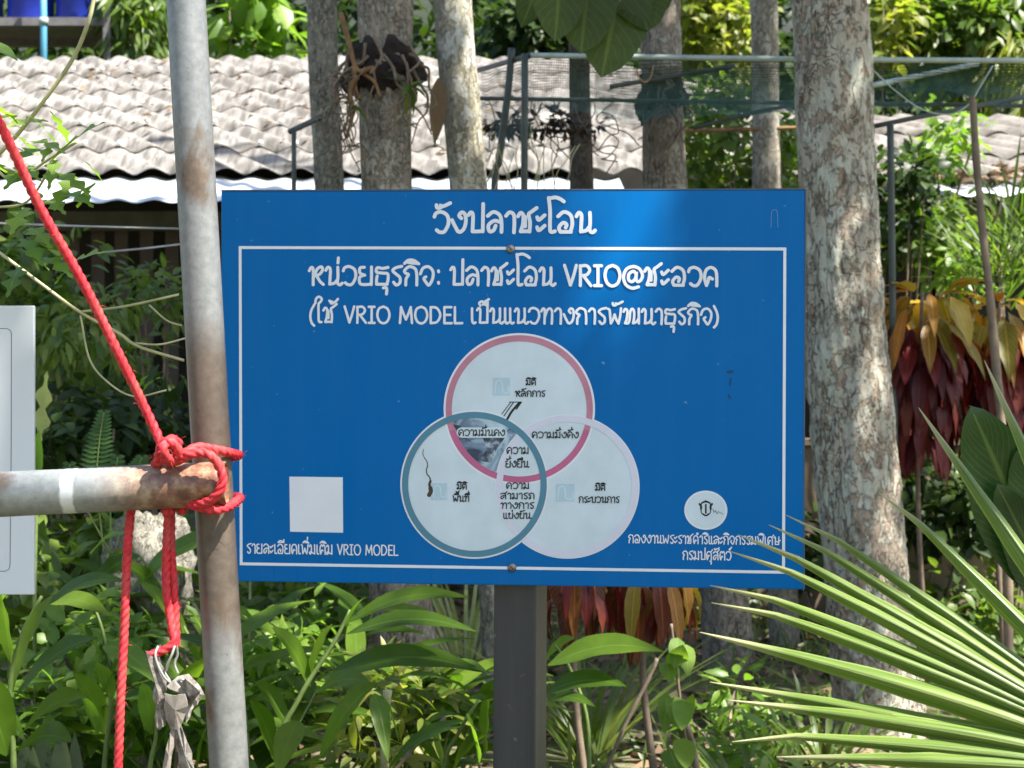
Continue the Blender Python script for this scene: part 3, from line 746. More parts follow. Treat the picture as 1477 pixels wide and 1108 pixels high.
# worn patch of picture in the lens between the pink and teal circles
poly = []
lens = []
for a in np.linspace(0, 2 * math.pi, 160, endpoint=False):
    # walk the lens boundary by shooting rays from a point inside it
    o_ = S(676, 628); d_ = np.array((math.cos(a), math.sin(a))); rr = 0
    while True:
        q = o_ + d_ * rr
        if np.linalg.norm(q - cA) > rA - 12.2 * px_ or np.linalg.norm(q - cB) > rB - 11.5 * px_ or np.linalg.norm(q - cD) < rD + 0.5 * px_ or rr > 0.3: break
        rr += 0.3 * px_
    lens.append(tuple(q))
face("worn_picture", M_worn, [(lens, [tuple(range(len(lens)))])], -0.0009, dg)
def pxpoly(*pts): return [tuple(S(*p)) for p in pts], [tuple(range(len(pts)))]
face("worn_picture", M_worn2, [pxpoly((696, 630), (728, 632), (719, 644), (713, 655), (708, 668), (692, 664), (702, 648)),
                               pxpoly((653, 612), (664, 614), (670, 630), (684, 640), (676, 636), (664, 630))], -0.00105, dg)
sc_ = MB()
for pts, wd in (((( 737, 580), (724, 597)), 1.2), (((741, 580), (727, 600)), 1.4), (((749, 581), (738, 594), (731, 606)), 3.2), (((752, 580), (745, 590)), 2.0),
                (((735, 580), (752, 580)), 1.2)):
    v_, f_ = ribbon([S(*p) for p in smooth(pts, 5)], wd * px_)
    sc_.add([(u, -0.00115, v) for u, v in v_], f_, False)
sc_.build("scratch_mark", M_black, dg)
face("pale_ring", M_lilac, [ring(cD, rD - 11 * px_, rD - 1.5 * px_)], -0.0013, dg)
face("teal_ring", M_teal, [ring(cB, rB - 11.5 * px_, rB - 2.5 * px_)], -0.0016, dg)
for x0, y0, x1, y1 in ((711, 545, 735.5, 570.5), (622, 697, 645, 721), (801.6, 698, 828.5, 723.5)):
    face("pale_icon", M_icon, [quad(S(x0, y0), S(x0, y1), S(x1, y1), S(x1, y0))], -0.0010, dg)
    l_ = MB()
    for pts in (((x0 + 3, y1 - 3), (x0 + 5, y0 + 6), (x0 + 12, y0 + 4), (x0 + 14, y0 + 14), (x0 + 15, y1 - 5), (x1 - 2, y1 - 4), (x1 - 2, y0 + 12)),):
        v_, f_ = ribbon([S(*p) for p in smooth(pts, 4)], 1.6 * px_)
        l_.add([(u, -0.00112 - 1e-7 * j, v) for j, (u, v) in enumerate(v_)], f_, False)
    l_.build("icon_line", M_disc, dg)
# white halo behind the wording on the worn patch
v_, f_ = ribbon([S(*p) for p in smooth(((666, 624), (695, 624), (724, 624)), 8)], 15 * px_)
face("wording_halo", M_disc, [(v_, f_)], -0.00135, dg)
for s_, x0, x1, yb, xh in (("มิติ", 758, 774, 555.5, 7.6), ("หลักการ", 742.5, 787, 572, 8),
        ("ความมั่นคง", 661, 729, 628.6, 8.6), ("ความมั่งคั่ง", 767, 835, 631.8, 8.6), ("ความ", 730.5, 762.5, 654.5, 9),
        ("ยั่งยืน", 729, 764, 674, 9), ("ความ", 730, 763, 705, 8.4), ("สามารถ", 721.5, 771, 719.7, 8.4), ("ทางการ", 722, 771, 733.5, 8.4),
        ("แข่งขัน", 726, 767, 748, 8.2), ("มิติ", 658.5, 674.5, 705.5, 7.6), ("พื้นที่", 652.5, 678, 723.5, 8.4),
        ("มิติ", 858, 874, 707.5, 7.8), ("กระบวนการ", 834.5, 894, 725, 8.4)):
    text("wording", s_, x0, x1, yb, yb, xh, 1.55, M_black, dg, y=-0.0019, sub=4)
# rust run on the teal circle
rs = MB()
rp = [(611, 648), (612, 660), (617, 672), (616, 684), (621, 694), (621, 704), (619, 714)]
for k, (a, b) in enumerate(zip(rp[:-1], rp[1:])):
    mid = ((a[0] + b[0]) / 2 + (1.5 if k % 2 else -1.5), (a[1] + b[1]) / 2)
    v_, f_ = ribbon([S(*q) for q in smooth([a, mid, b], 4)], (0.9, 1.2, 1.4, 1.6, 3.6, 6.0)[k] * px_)
    rs.add([(u, -0.0011 - 0.00002 * k, v) for u, v in v_], f_, False)
rs.build("rust_run", M_rust_stain, dg)
# blank white square where the printed code was, round emblem
face("white_square", M_white, [quad(S(417.5, 687.5), S(418.5, 767), S(495, 768.5), S(494.5, 688.5))], -0.0008, sign)
cE = S(1018, 736)
em = face("emblem_disc", M_white, [disc(cE, 30.5 * px_, 28 * px_)], -0.0008, sign)
face("emblem_tint", M_disc, [disc(cE, 28 * px_, 25.7 * px_)], -0.0011, em)
ec = MB()
def estroke(pts, wd):
    v_, f_ = ribbon([S(*p) for p in smooth(pts, 5)], wd * px_)
    ec.add([(u, -0.0014 - 2e-5 * (len(ec.v) % 7), v) for u, v in v_], f_, False)
estroke(((1011, 733), (1012, 726.5), (1018, 724.2), (1024, 726.5), (1025, 733), (1024, 740), (1018, 744), (1012, 740), (1011, 733)), 1.5)
estroke(((1009, 727), (1011, 730), (1011, 734)), 3.0); estroke(((1027, 727), (1025, 730), (1025, 734)), 3.0)
estroke(((1018, 728), (1018, 734), (1018, 740)), 2.4); estroke(((1014, 741.5), (1018, 743.6), (1022, 741.5)), 2.2)
estroke(((1018, 721.5), (1018, 724)), 1.0); estroke(((1012, 725.5), (1018, 723.0), (1024, 725.5)), 2.0)
ec.build("crest", M_black, em)
M_smudge = m_print("pale_smudge", (0.10, 0.26, 0.5, 1)); M_smudge2 = m_print("dark_smudge", (0.0, 0.05, 0.16, 1))
for pts, wd, mt in ((((1112, 328), (1113, 306), (1118, 303), (1121, 306), (1122, 328)), 1.0, M_smudge), (((869, 523), (871, 524)), 3.5, M_smudge), (((988, 580), (990, 581)), 2.4, M_smudge), (((703, 425), (707, 444)), 0.7, M_smudge),
                    (((1050, 537), (1056, 536)), 4, M_smudge2), (((1054, 546), (1053, 556)), 2.2, M_smudge2), (((1051, 570), (1053, 574)), 3.0, M_smudge2)):
    sm = MB(); v_, f_ = ribbon([S(*p) for p in smooth(pts, 4)], wd * px_); sm.add([(u, -0.0006 - 1e-6 * j, v) for j, (u, v) in enumerate(v_)], f_, False)
    sm.build("smudge", mt, sign)
es = MB()
for pts in (((1028, 734), (1030, 740)), ((1032, 736), (1034, 741), (1036, 738)), ((1036, 738), (1043, 741.5)), ((1029, 737), (1033, 738))):
    v_, f_ = ribbon([S(*p) for p in smooth(pts, 4)], 0.9 * px_)
    es.add([(u, -0.0015 - 2e-5 * (len(es.v) % 5), v) for u, v in v_], f_, False)
es.build("scratch_mark", M_line, em)
# two screws
for x, y in ((736.5, 359), (738.5, 818.5)):
    u, v = S(x, y)
    mb = MB()
    mb.tube([(u, -0.0005, v), (u, -0.003, v), (u, -0.0052, v), (u, -0.0062, v)], [0.0095, 0.0092, 0.0062, 0.0025], 16)
    sc1 = mb.build("screw", M_screw, sign)
    mb = MB(); mb.box((u, -0.0062, v), (0.010, 0.0008, 0.0016), Matrix.Rotation(0.7, 3, 'Y'))
    mb.build("slot", M_black, sc1)
# square post, turned a little so that its right side shows
mb = MB()
pu, pv = S(748.5, 845)
gz = -(sC.z)                                # ground in the sign's frame (near enough, board nearly plumb)
ry = Matrix.Rotation(math.radians(-13), 3, 'Z')
def post_ring(z, h=0.046):
    return [ry @ Vector((x, y, 0)) + Vector((pu, TH + 0.0565, z)) for x, y in ((-h, -h), (h, -h), (h, h), (-h, h))]
vs = post_ring(gz - 0.1) + post_ring(0.37)
mb.add(vs, [(0, 1, 5, 4), (1, 2, 6, 5), (2, 3, 7, 6), (3, 0, 4, 7), (4, 5, 6, 7), (3, 2, 1, 0)], False)
po = mb.build("post", M_post, sign)
bv = po.modifiers.new("edge", 'BEVEL'); bv.width = 0.004; bv.segments = 2
# ------------------------------------------------------------------ pipe frame and red rope (close to the camera)
YP = 2.30
p_top, p_bot = P(266, -40, YP), P(330.5, 1108, YP)
d_ = (p_top - p_bot).normalized()
base = p_bot + d_ * ((0 - p_bot.z) / d_.z)
frame = thing("pipe_frame", "rust-stained galvanised upright pipe with a cross pipe tied on in front by red rope", "pipe frame", base)
r0 = 28.0 / FPX * YP
mb = MB()
pts = [base + d_ * s for s in np.linspace(-0.1, 2.6, 60)]
mb.tube(pts, r0, 40)
M = mb.build("upright_pipe", M_pole, frame)
# cross pipe
q0, q1 = P(-160, 721, 2.20), P(326, 697.5, YP - 0.062)
mb = MB()
rr = 32.5 / FPX * 2.22
n = 40
cp = [q0.lerp(q1, s) for s in np.linspace(0, 1, 30)]
dn = (q1 - q0).normalized()
mb.tube(cp + [q1 + dn * 0.001], [rr] * 30 + [rr * 0.93], 40, cap=False)
# open end: wall thickness and dark bore
mb.tube([q1 + dn * 0.001, q1 - dn * 0.05], [rr * 0.93, rr * 0.9], 40, cap=False)
rail = mb.build("cross_pipe", M_rail, frame, org=q1)
mb = MB(); mb.tube([q1 - dn * 0.05, q1 - dn * 0.052], rr * 0.91, 24); mb.build("bore", M_black, rail, org=None)

rope = thing("red_rope", "twisted red nylon rope knotted round the pipe joint with ends hanging down", "rope", q1 + Vector((-0.08, 0, rr)))
def twist(pitch=0.042, k=3, amp=0.17):
    return lambda a, s: 1 - amp + amp * 2 * abs(math.cos(k / 2 * (a - 2 * math.pi * s / pitch)))
def ropepath(px, r, nm, n=10, parent=rope):
    """px: list of (x, y, distance)"""
    w_ = [P(*q) for q in px]
    pp = [Vector(q) for q in smooth(w_, n)]
    # resample evenly
    L = [0]
    for a, b in zip(pp[:-1], pp[1:]): L.append(L[-1] + (b - a).length)
    m = max(8, int(L[-1] / 0.0022))
    out = []; j = 0
    for s in np.linspace(0, L[-1], m):
        while j < len(L) - 2 and L[j + 1] < s: j += 1
        f = (s - L[j]) / max(1e-9, L[j + 1] - L[j])
        out.append(pp[j].lerp(pp[j + 1], min(1, f)))
    mb = MB(); mb.tube(out, r, 24, prof=twist())
    return mb.build(nm, M_rope, parent)
YF = YP - 0.062 - rr - 0.006          # in front of the cross pipe
YK = YP - 0.062
RR = 0.0067
# strand from the upper left down to the knot
ropepath([(-90, 30, 2.02), (-4, 172, 2.05), (58, 300, 2.10), (118, 405, 2.14), (172, 513, 2.17), (213, 598, 2.20), (232, 640, 2.20), (238, 668, 2.19)], RR, "strand")
# knot: turns round the cross pipe
def turn(x, sx, r=RR, a0=-0.6, a1=3.9, nm="knot_turn", rad=None):
    c = q0.lerp(q1, (P(x, 695, 2.23).x - q0.x) / (q1.x - q0.x))
    pts = []
    for i, a in enumerate(np.linspace(a0, a1, 26)):
        R_ = (rad or rr) + r * 0.9
        f = i / 25
        pts.append(c + Vector((sx * (f - 0.5), -math.cos(a) * R_ if True else 0, math.sin(a) * R_)))
    # a = 0 front, pi/2 top, pi back, 3pi/2 underneath
    mb = MB(); mb.tube([Vector(q) for q in smooth(pts, 3)], r, 16, prof=twist()); return mb.build(nm, M_rope, rope)
turn(233, 0.010, a0=1.05, a1=4.6)
turn(246, -0.008, a0=1.05, a1=4.6)
turn(255, 0.010, a0=1.15, a1=4.5)
ropepath([(228, 668, 2.20), (231, 648, 2.185), (243, 636, 2.18), (256, 648, 2.185), (252, 664, 2.195), (240, 660, 2.175), (236, 645, 2.17), (247, 634, 2.20), (258, 640, 2.225)], RR, "knot_turn")
# bindings round the upright
ropepath([(250, 662, 2.215), (264, 655, 2.20), (284, 645.5, 2.215), (300, 647, 2.235), (322, 651, 2.255), (338, 655, 2.29), (344, 657, 2.32), (330, 660, 2.345)], RR, "binding")
ropepath([(254, 666, 2.205), (272, 657, 2.185), (292, 653, 2.185), (308, 661, 2.185), (319, 680, 2.19), (321, 696, 2.19), (314, 712, 2.19), (303, 722, 2.195), (284, 728, 2.205), (270, 726, 2.225)], RR, "binding")
ropepath([(276, 728, 2.215), (292, 732, 2.21), (310, 735.5, 2.215), (328, 732, 2.235), (340, 724, 2.275), (346, 718, 2.31), (334, 716, 2.345)], RR, "binding")
# hanging ends
ropepath([(196, 690, 2.275), (190, 728, 2.262), (184, 790, 2.255), (181, 860, 2.25), (178, 930, 2.25), (174, 1010, 2.245), (172, 1060, 2.245), (169, 1140, 2.24)], RR * 0.95, "hanging_end")
ropepath([(243, 690, 2.28), (243, 730, 2.265), (240, 790, 2.26), (240, 850, 2.255), (247, 900, 2.25), (251, 925, 2.245), (240, 936, 2.242), (226, 942, 2.24), (212, 946, 2.235)], RR * 0.92, "hanging_end")
ropepath([(248, 690, 2.285), (247, 730, 2.275), (247, 790, 2.27), (251, 850, 2.265), (253, 900, 2.262), (253, 928, 2.262), (244, 936, 2.262)], RR * 0.92, "hanging_end")

# loose fibres standing off the rope
rg = random.Random(31); mb = MB()
for ch in [o for o in COL.objects if o.parent is rope]:
    vv = ch.data.vertices
    for _ in range(26):
        v0 = vv[rg.randrange(len(vv))]; q = v0.co + ORG[rope]; nn_ = v0.normal
        tt = Vector((rg.uniform(-1, 1), rg.uniform(-1, 1), rg.uniform(-1, 1)))
        a_ = q + nn_ * 0.003 + tt * 0.003; b_ = a_ + nn_ * 0.002 + tt * 0.004 - Vector((0, 0, .002))
        mb.tube([q, a_, b_], [.00035, .0003, .0002], 4)
tag(mb.build("loose_fibres", M_rope, rope), kind="stuff")
hook = thing("hanging_wire_bundle", "bundle of weathered peeling strips hung by a wire loop from the red rope", "wire bundle", P(250, 930, 2.25))
mb = MB()
for pts in ([(228, 932, 2.235), (224, 944, 2.228), (228, 960, 2.228), (238, 978, 2.23), (250, 988, 2.235)],
            [(232, 930, 2.26), (228, 944, 2.25), (234, 964, 2.25), (246, 984, 2.25)],
            [(252, 932, 2.232), (248, 944, 2.228), (242, 958, 2.23), (240, 968, 2.235)],
            [(254, 930, 2.245), (256, 944, 2.25), (252, 958, 2.25), (257, 972, 2.25)],
            [(250, 986, 2.235), (262, 980, 2.23), (276, 990, 2.23), (290, 1002, 2.235)]):
    mb.tube([P(*q) for q in smooth(pts, 8)], 0.0021, 8)
mb.build("wire_loop", M_wire, hook)
def shard(pts, depth, mat, tilt=(0, 0), seed=1):
    """flat torn piece with a ragged outline and a couple of creases"""
    rg = random.Random(seed); out = []
    n = len(pts)
    for a in range(n):
        (x0, y0), (x1, y1) = pts[a], pts[(a + 1) % n]
        out.append((x0, y0)); out.append(((x0 + x1) / 2 + rg.uniform(-1.6, 1.6), (y0 + y1) / 2 + rg.uniform(-1.2, 1.2)))
    cx = sum(p[0] for p in out) / len(out); cy = sum(p[1] for p in out) / len(out)
    f = lambda x, y: depth + tilt[0] * (x - cx) / 1000 + tilt[1] * (y - cy) / 1000 + rg.uniform(-.0025, .0025)
    vs = [P(x, y, f(x, y)) for x, y in out] + [P(cx, cy, depth - 0.005)]
    mb = MB(); m = len(out); mb.add(vs, [(m, k, (k + 1) % m) for k in range(m)], False)
    o = mb.build("torn_piece", mat, hook); so_ = o.modifiers.new("thickness", 'SOLIDIFY'); so_.thickness = 0.0018
    return o
t = NT("torn_grey"); v = t.coord()
c = t.ramp(t.noise(v, 48, 6, 0.7), (0.36, (0.06, 0.052, 0.045, 1)), (0.5, (0.19, 0.17, 0.15, 1)), (0.66, (0.30, 0.275, 0.24, 1)))
M_torn = t.done(t.bsdf(c, 0.6, 0, 0.4, bump=t.noise(v, 70, 4), bstr=0.6, bdist=0.004))
t = NT("torn_pale"); v = t.coord()
c = t.ramp(t.noise(v, 30, 6, 0.7), (0.33, (0.16, 0.12, 0.09, 1)), (0.44, (0.27, 0.235, 0.195, 1)), (0.65, (0.36, 0.325, 0.275, 1)))
M_tornp = t.done(t.bsdf(c, 0.7, 0, 0.3, bump=t.noise(v, 60, 4), bstr=0.3, bdist=0.002))
shard([(210, 938), (222, 948), (237, 964), (240, 985), (238, 1008), (241, 1030), (238, 1046), (230, 1053), (224, 1045), (227, 1022), (221, 1008), (226, 985), (217, 960)], 2.238, M_torn, (.3, .1), 1)
shard([(238, 1000), (254, 1003), (267, 1001), (271, 1018), (264, 1040), (258, 1053), (247, 1051), (241, 1037), (237, 1018)], 2.226, M_tornp, (-.25, .1), 2)
shard([(256, 976), (272, 972), (284, 985), (294, 1002), (284, 1016), (276, 1024), (268, 1044), (264, 1024), (268, 1003), (250, 996), (240, 990)], 2.236, M_torn, (.5, -.2), 3)
shard([(268, 978), (290, 998), (280, 1010), (268, 1036), (272, 1010), (262, 990)], 2.229, M_torn, (-.6, .4), 7)
shard([(247, 1049), (254, 1052), (251, 1075), (245, 1105), (238, 1135), (231, 1135), (238, 1095), (244, 1068)], 2.232, M_tornp, (.2, .1), 4)
shard([(255, 1050), (262, 1048), (268, 1068), (277, 1085), (280, 1108), (283, 1135), (266, 1135), (259, 1100), (257, 1075)], 2.229, M_torn, (-.2, .1), 5)
shard([(252, 1055), (259, 1060), (262, 1095), (258, 1130), (250, 1130), (254, 1090)], 2.240, M_rust_stain, (.1, .1), 6)

# ------------------------------------------------------------------ white board at the left edge
YW = 3.0
wt = thing("white_notice_board", "plain white board with a thin grey outline standing behind the cross pipe", "notice board", (P(-150, 0, YW).x, YW + 0.03, 0))
a, b = P(-350, 441, YW), P(48.5, 858, YW)
mb = MB(); mb.box(((a.x + b.x) / 2, YW + 0.006, (a.z + b.z) / 2), (b.x - a.x, 0.012, a.z - b.z))
o = mb.build("panel", M_panel, wt); bv = o.modifiers.new("edge", 'BEVEL'); bv.width = 0.0015
mb = MB()
rc = [P(x, y, YW - 0.0002) for x, y in [(-338, 474), (10, 474), (14, 476), (16.5, 480), (16.2, 640), (14.5, 815), (13, 821), (8, 824), (-338, 824)]]
for p_, q_ in zip(rc[:-1], rc[1:]): mb.beam(p_, q_, 0.0015, 0.0005, (0, 1, 0))
mb.build("outline", M_line, wt)
mb = MB(); mb.box((P(-150, 0, YW).x, YW + 0.045, 0.75), (0.06, 0.06, 1.6)); mb.build("post", M_post, wt)

# ------------------------------------------------------------------ ground and the slope behind
def gheight(x, y):
    return 0.06 * noise.noise((x * 0.35, y * 0.35, 0.3)) + 0.02 * noise.noise((x * 1.7, y * 1.7, 5)) + max(0, y - 13) * 0.10
mb = MB(); nx, ny = 90, 70
xs = np.linspace(-26, 26, nx); ys = np.concatenate([np.linspace(-12, 3, 15), np.linspace(3.3, 16, 45), np.linspace(17, 40, 10)])
vs = [(x, y, gheight(x, y)) for y in ys for x in xs]
fs = [(j * nx + i, j * nx + i + 1, (j + 1) * nx + i + 1, (j + 1) * nx + i) for j in range(len(ys) - 1) for i in range(nx - 1)]
mb.add(vs, fs)
tag(mb.build("ground", M_ground), kind="structure")
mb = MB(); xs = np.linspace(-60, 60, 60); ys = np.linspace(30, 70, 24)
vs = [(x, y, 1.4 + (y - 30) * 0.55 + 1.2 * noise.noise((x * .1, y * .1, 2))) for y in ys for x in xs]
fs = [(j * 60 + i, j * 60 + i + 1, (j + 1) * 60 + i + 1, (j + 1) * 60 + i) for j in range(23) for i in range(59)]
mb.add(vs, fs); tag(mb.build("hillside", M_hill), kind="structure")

# ------------------------------------------------------------------ tree trunks
def trunk(name, label, Y, prof, mat, zt=9.5, group=None, rough=0.06, top=None, cat="tree"):
    """prof: list of (photo y, x left, x right); continues straight above the frame"""
    ctl = []
    for py, xl, xr in prof:
        c = P((xl + xr) / 2, py, Y); ctl.append((c.x, c.z, PX((xr - xl) / 2, Y)))
    ctl.sort(key=lambda q: q[1])
    a, b = ctl[-2], ctl[-1]
    k = (b[0] - a[0]) / (b[1] - a[1])
    if top is None: top = b[0] + k * (zt - b[1]) * 0.6
    ctl.append(((b[0] + top) / 2 + 0.1, (b[1] + zt) / 2, b[2] * 0.88)); ctl.append((top, zt, b[2] * 0.55))
    z0 = ctl[0]
    ctl = [(z0[0] + (z0[0] - ctl[1][0]) * 0.15, -0.25, z0[2] * 1.35), (z0[0], 0.12 if z0[1] > 0.25 else z0[1] * 0.6, z0[2] * 1.15)] + ctl if z0[1] > 0.15 else [(z0[0], -0.3, z0[2] * 1.2)] + ctl
    nz_, n = (460, 110) if rough > 0.08 else (190, 48)
    zs = np.linspace(-0.2, zt, nz_)
    X = np.interp(zs, [c[1] for c in ctl], [c[0] for c in ctl]); Rr = np.interp(zs, [c[1] for c in ctl], [c[2] for c in ctl])
    hw = nz_ // 40; ker = np.ones(2 * hw + 1) / (2 * hw + 1)
    X = np.convolve(np.pad(X, hw, 'edge'), ker, 'valid'); Rr = np.convolve(np.pad(Rr, hw, 'edge'), ker, 'valid')
    t = thing(name, label, cat, (float(X[5]), Y, 0), group)
    vs = []
    for i, z in enumerate(zs):
        for k_ in range(n):
            an = 2 * math.pi * k_ / n
            q = Vector((math.cos(an), math.sin(an), 0))
            ns = noise.fractal((q.x * 1.3 + X[i] * 7, q.y * 1.3 + Y, z * 2.2), 0.6, 2.1, 5)
            r = Rr[i] * (1 + rough * ns + 0.5 * rough * noise.noise((q.x * 5, q.y * 5, z * 9)) + (0.032 * max(-.3, noise.fractal((q.x * 7 + Y, q.y * 7, z * 16), 0.5, 2.2, 4)) if rough > 0.08 else 0))
            vs.append((X[i] + q.x * r, Y + q.y * r, z))
    fs = [(i * n + k_, i * n + (k_ + 1) % n, (i + 1) * n + (k_ + 1) % n, (i + 1) * n + k_) for i in range(nz_ - 1) for k_ in range(n)]
    mb = MB(); mb.add(vs, fs)
    mb.build("trunk", mat, t)
    TREES.append((t, Vector((float(X[-1]), Y, zt)), mat, float(Rr[-1])))
    return t
TREES = []
T6 = trunk("lichen_tree", "thick trunk with plates of grey-green lichen and cracked bark just behind the sign's edge", 6.0,
      [(-40, 1141, 1248), (0, 1143, 1250), (270, 1154, 1262), (560, 1166, 1283), (800, 1188, 1306), (1000, 1206, 1326), (1075, 1206, 1334)], M_b_big, rough=0.09)
T4 = trunk("brown_barked_tree", "brown trunk ringed by a black root clump behind the net pipe", 7.4,
      [(0, 924, 980), (140, 926, 985), (275, 926, 990), (560, 955, 1030), (850, 1008, 1078), (1000, 1015, 1095)], M_b_brown)
T5 = trunk("pale_slim_tree", "slim pale sunlit trunk just left of the thick lichen trunk", 8.0,
      [(0, 1082, 1121), (140, 1085, 1124), (275, 1085, 1126), (560, 1095, 1138), (850, 1108, 1150), (1000, 1112, 1158)], M_b_pale)
T3 = trunk("white_mottled_tree", "leaning trunk blotched white and ochre in full sun above the sign", 6.4,
      [(0, 624, 680), (140, 636, 690), (275, 650, 704), (560, 672, 728), (850, 690, 748), (1040, 700, 762)], M_b_white)
T2 = trunk("orchid_host_tree", "grey-brown trunk carrying a big black root clump with orange roots", 6.2,
      [(-40, 512, 594), (0, 515, 596), (275, 521, 592), (560, 528, 606), (850, 534, 620), (1030, 545, 648)], M_b_brown)
T1 = trunk("smooth_grey_tree", "plain dark grey trunk next to the upright pipe", 7.2,
      [(0, 441, 486), (140, 447, 489), (275, 455, 497), (560, 470, 513), (850, 480, 525), (1000, 482, 530)], M_b_grey)
T7 = trunk("dim_slim_tree", "dark slender trunk seen through the green netting", 9.0,
      [(0, 822, 850), (100, 820, 850), (275, 822, 857), (560, 824, 860), (850, 826, 864)], M_b_dark)

# crowns: leaf clumps high above the frame; they carry the shade that falls on the sign and trunks
LIT = [
    (2.8, [(-80, 120), (170, 120), (180, 430), (-80, 460)]),  # sunlit places (distance, polygon in photo pixels): gaps in the crowns leave them open
    (2.9, [(762, 230), (990, 230), (975, 420), (960, 640), (830, 640), (778, 420)]),
    (2.3, [(200, -100), (345, -100), (400, 1250), (240, 1250)]),
    (2.22, [(-200, 600), (345, 610), (345, 770), (-200, 790)]),
    (2.2, [(-100, -60), (40, 100), (290, 640), (210, 680), (-40, 200)]),
    (2.2, [(150, 720), (310, 720), (310, 1250), (140, 1250)]),
    (2.1, [(1000, 520), (1900, 400), (1900, 1400), (1000, 1250)]),
    (6.4, [(600, -200), (720, -200), (735, 300), (630, 300)]),
    (6.4, [(685, 840), (720, 840), (720, 1000), (695, 1000)]),
    (8.0, [(1090, 40), (1110, 40), (1150, 290), (1070, 290)]),
]
def inpoly(x, y, poly):
    c = np.zeros(x.shape, bool); j = len(poly) - 1
    for i in range(len(poly)):
        xi, yi = poly[i]; xj, yj = poly[j]
        c ^= ((yi > y) != (yj > y)) & (x < (xj - xi) * (y - yi) / (yj - yi + 1e-12) + xi)
        j = i
    return c
def shade_keep(p):
    k = np.ones(len(p), bool)
    for Y, poly in LIT:
        t_ = (p[:, 1] - Y) / SUN.y
        q = p - np.array(SUN) * t_[:, None]
        x = 738.5 + q[:, 0] / Y * FPX; y = 554 - (q[:, 2] - CAM_Z) / Y * FPX
        k &= ~((t_ > 0) & inpoly(x, y, poly))
    ts = (p[:, 1] - 2.9) / SUN.y
    qs = p - np.array(SUN) * ts[:, None]
    xs_ = 738.5 + qs[:, 0] / 2.9 * FPX; ys_ = 554 - (qs[:, 2] - CAM_Z) / 2.9 * FPX
    free = ~((xs_ > 290) & (xs_ < 1190) & (ys_ > 240) & (ys_ < 880))
    for Y in (3.3, 3.7, 4.2, 4.8, 5.6):          # broken light over the ginger bed
        t_ = (p[:, 1] - Y) / SUN.y
        q = p - np.array(SUN) * t_[:, None]
        x = 738.5 + q[:, 0] / Y * FPX; y = 554 - (q[:, 2] - CAM_Z) / Y * FPX
        nz = np.array([noise.noise((a * 0.012, b * 0.016, Y * 3)) for a, b in np.clip(np.stack([x, y], 1), -5000, 5000)])
        k &= ~((t_ > 0) & (x > -150) & (x < 1250) & (y > 800) & (y < 1300) & (nz > -0.05) & free)
    t_ = (p[:, 2] - 3.4) / SUN.z
    q = p - np.array(SUN) * t_[:, None]
    k &= ~((q[:, 1] > 9.2) & (q[:, 0] < 1.4))
    return k
crown_c = {0: (3.7, 1.5, 7.9, 2.4, 2.5), 1: (4.8, 4.8, 8.6, 2.0, 2.0), 4: (2.7, 4.3, 8.4, 1.8, 1.8), 5: (1.8, 6.0, 8.8, 1.5, 1.5), 2: (4.4, 6.8, 9.2, 1.4, 1.3), 3: (0.2, 5.4, 9.8, 1.3, 1.3), 6: (2.4, 7.4, 9.4, 1.2, 1.2)}
for i, (t, top, mat, r) in enumerate(TREES):
    cx, cy, cz, rx, ry_ = crown_c[i]
    ncl = int((60 if i == 0 else 36) * rx * ry_ / 1.6)
    p, d, cc = cluster_points((cx, cy, cz), (rx, ry_, 1.1), ncl, 26, 0.55, 0.0)
    d = d + np.array([0, 0, -.4]); d /= np.linalg.norm(d, axis=1, keepdims=True)
    LL = R.uniform(0.18, 0.28, len(p))
    k = p[:, 2] > 6.2
    for f in (0.05, 0.35, 0.65, 0.95): k &= shade_keep(p + d * (LL * f)[:, None])
    p = p[k]; d = d[k]; LL = LL[k]
    if i == 0:      # unseen extra leaves added towards the sun to keep the sign shaded
        gx, gy = np.meshgrid(np.linspace(300, 1180, 52), np.linspace(235, 880, 40))
        gx = gx.ravel() + R.uniform(-9, 9, gx.size); gy = gy.ravel() + R.uniform(-9, 9, gy.size)
        q = np.stack([(gx - 738.5) / FPX * 2.9, np.full(gx.size, 2.9), CAM_Z - (gy - 554) / FPX * 2.9], 1)
        zt_ = R.uniform(7.0, 8.8, len(q)); q = q + np.array(SUN) * ((zt_ - q[:, 2]) / SUN.z)[:, None]
        d2 = rnd_dirs(len(q), -.35, .05); l2 = R.uniform(.16, .26, len(q)); q = q - d2 * (l2 * .5)[:, None]
        k2 = np.ones(len(q), bool)
        for f in (0.05, 0.35, 0.65, 0.95): k2 &= shade_keep(q + d2 * (l2 * f)[:, None])
        p = np.concatenate([p, q[k2]]); d = np.concatenate([d, d2[k2]]); LL = np.concatenate([LL, l2[k2]])
    batch("crown", M_canopy, t, p, d, rnd_dirs(len(p)) * 0.5 + np.array([0.3, -0.2, 1]), LL, R.uniform(0.05, 0.085, len(p)), DIA)
    mb = MB()
    for j in range(7):
        e = Vector(cc[R.integers(len(cc))])
        for tr in range(40):
            if bool(shade_keep(np.array([top.lerp(e, f) for f in (.3, .5, .7, .85, 1)])).all()): break
            e = Vector(cc[R.integers(len(cc))])
        s0 = top - Vector((0, 0, R.uniform(0.2, 2.2)))
        m_ = (s0 + e) / 2 + Vector((0, 0, 0.4))
        pts = smooth([s0, m_, e], 6); mb.tube(pts, list(np.linspace(r * 0.7, 0.015, len(pts))), 8)
    mb.build("limbs", mat, t)

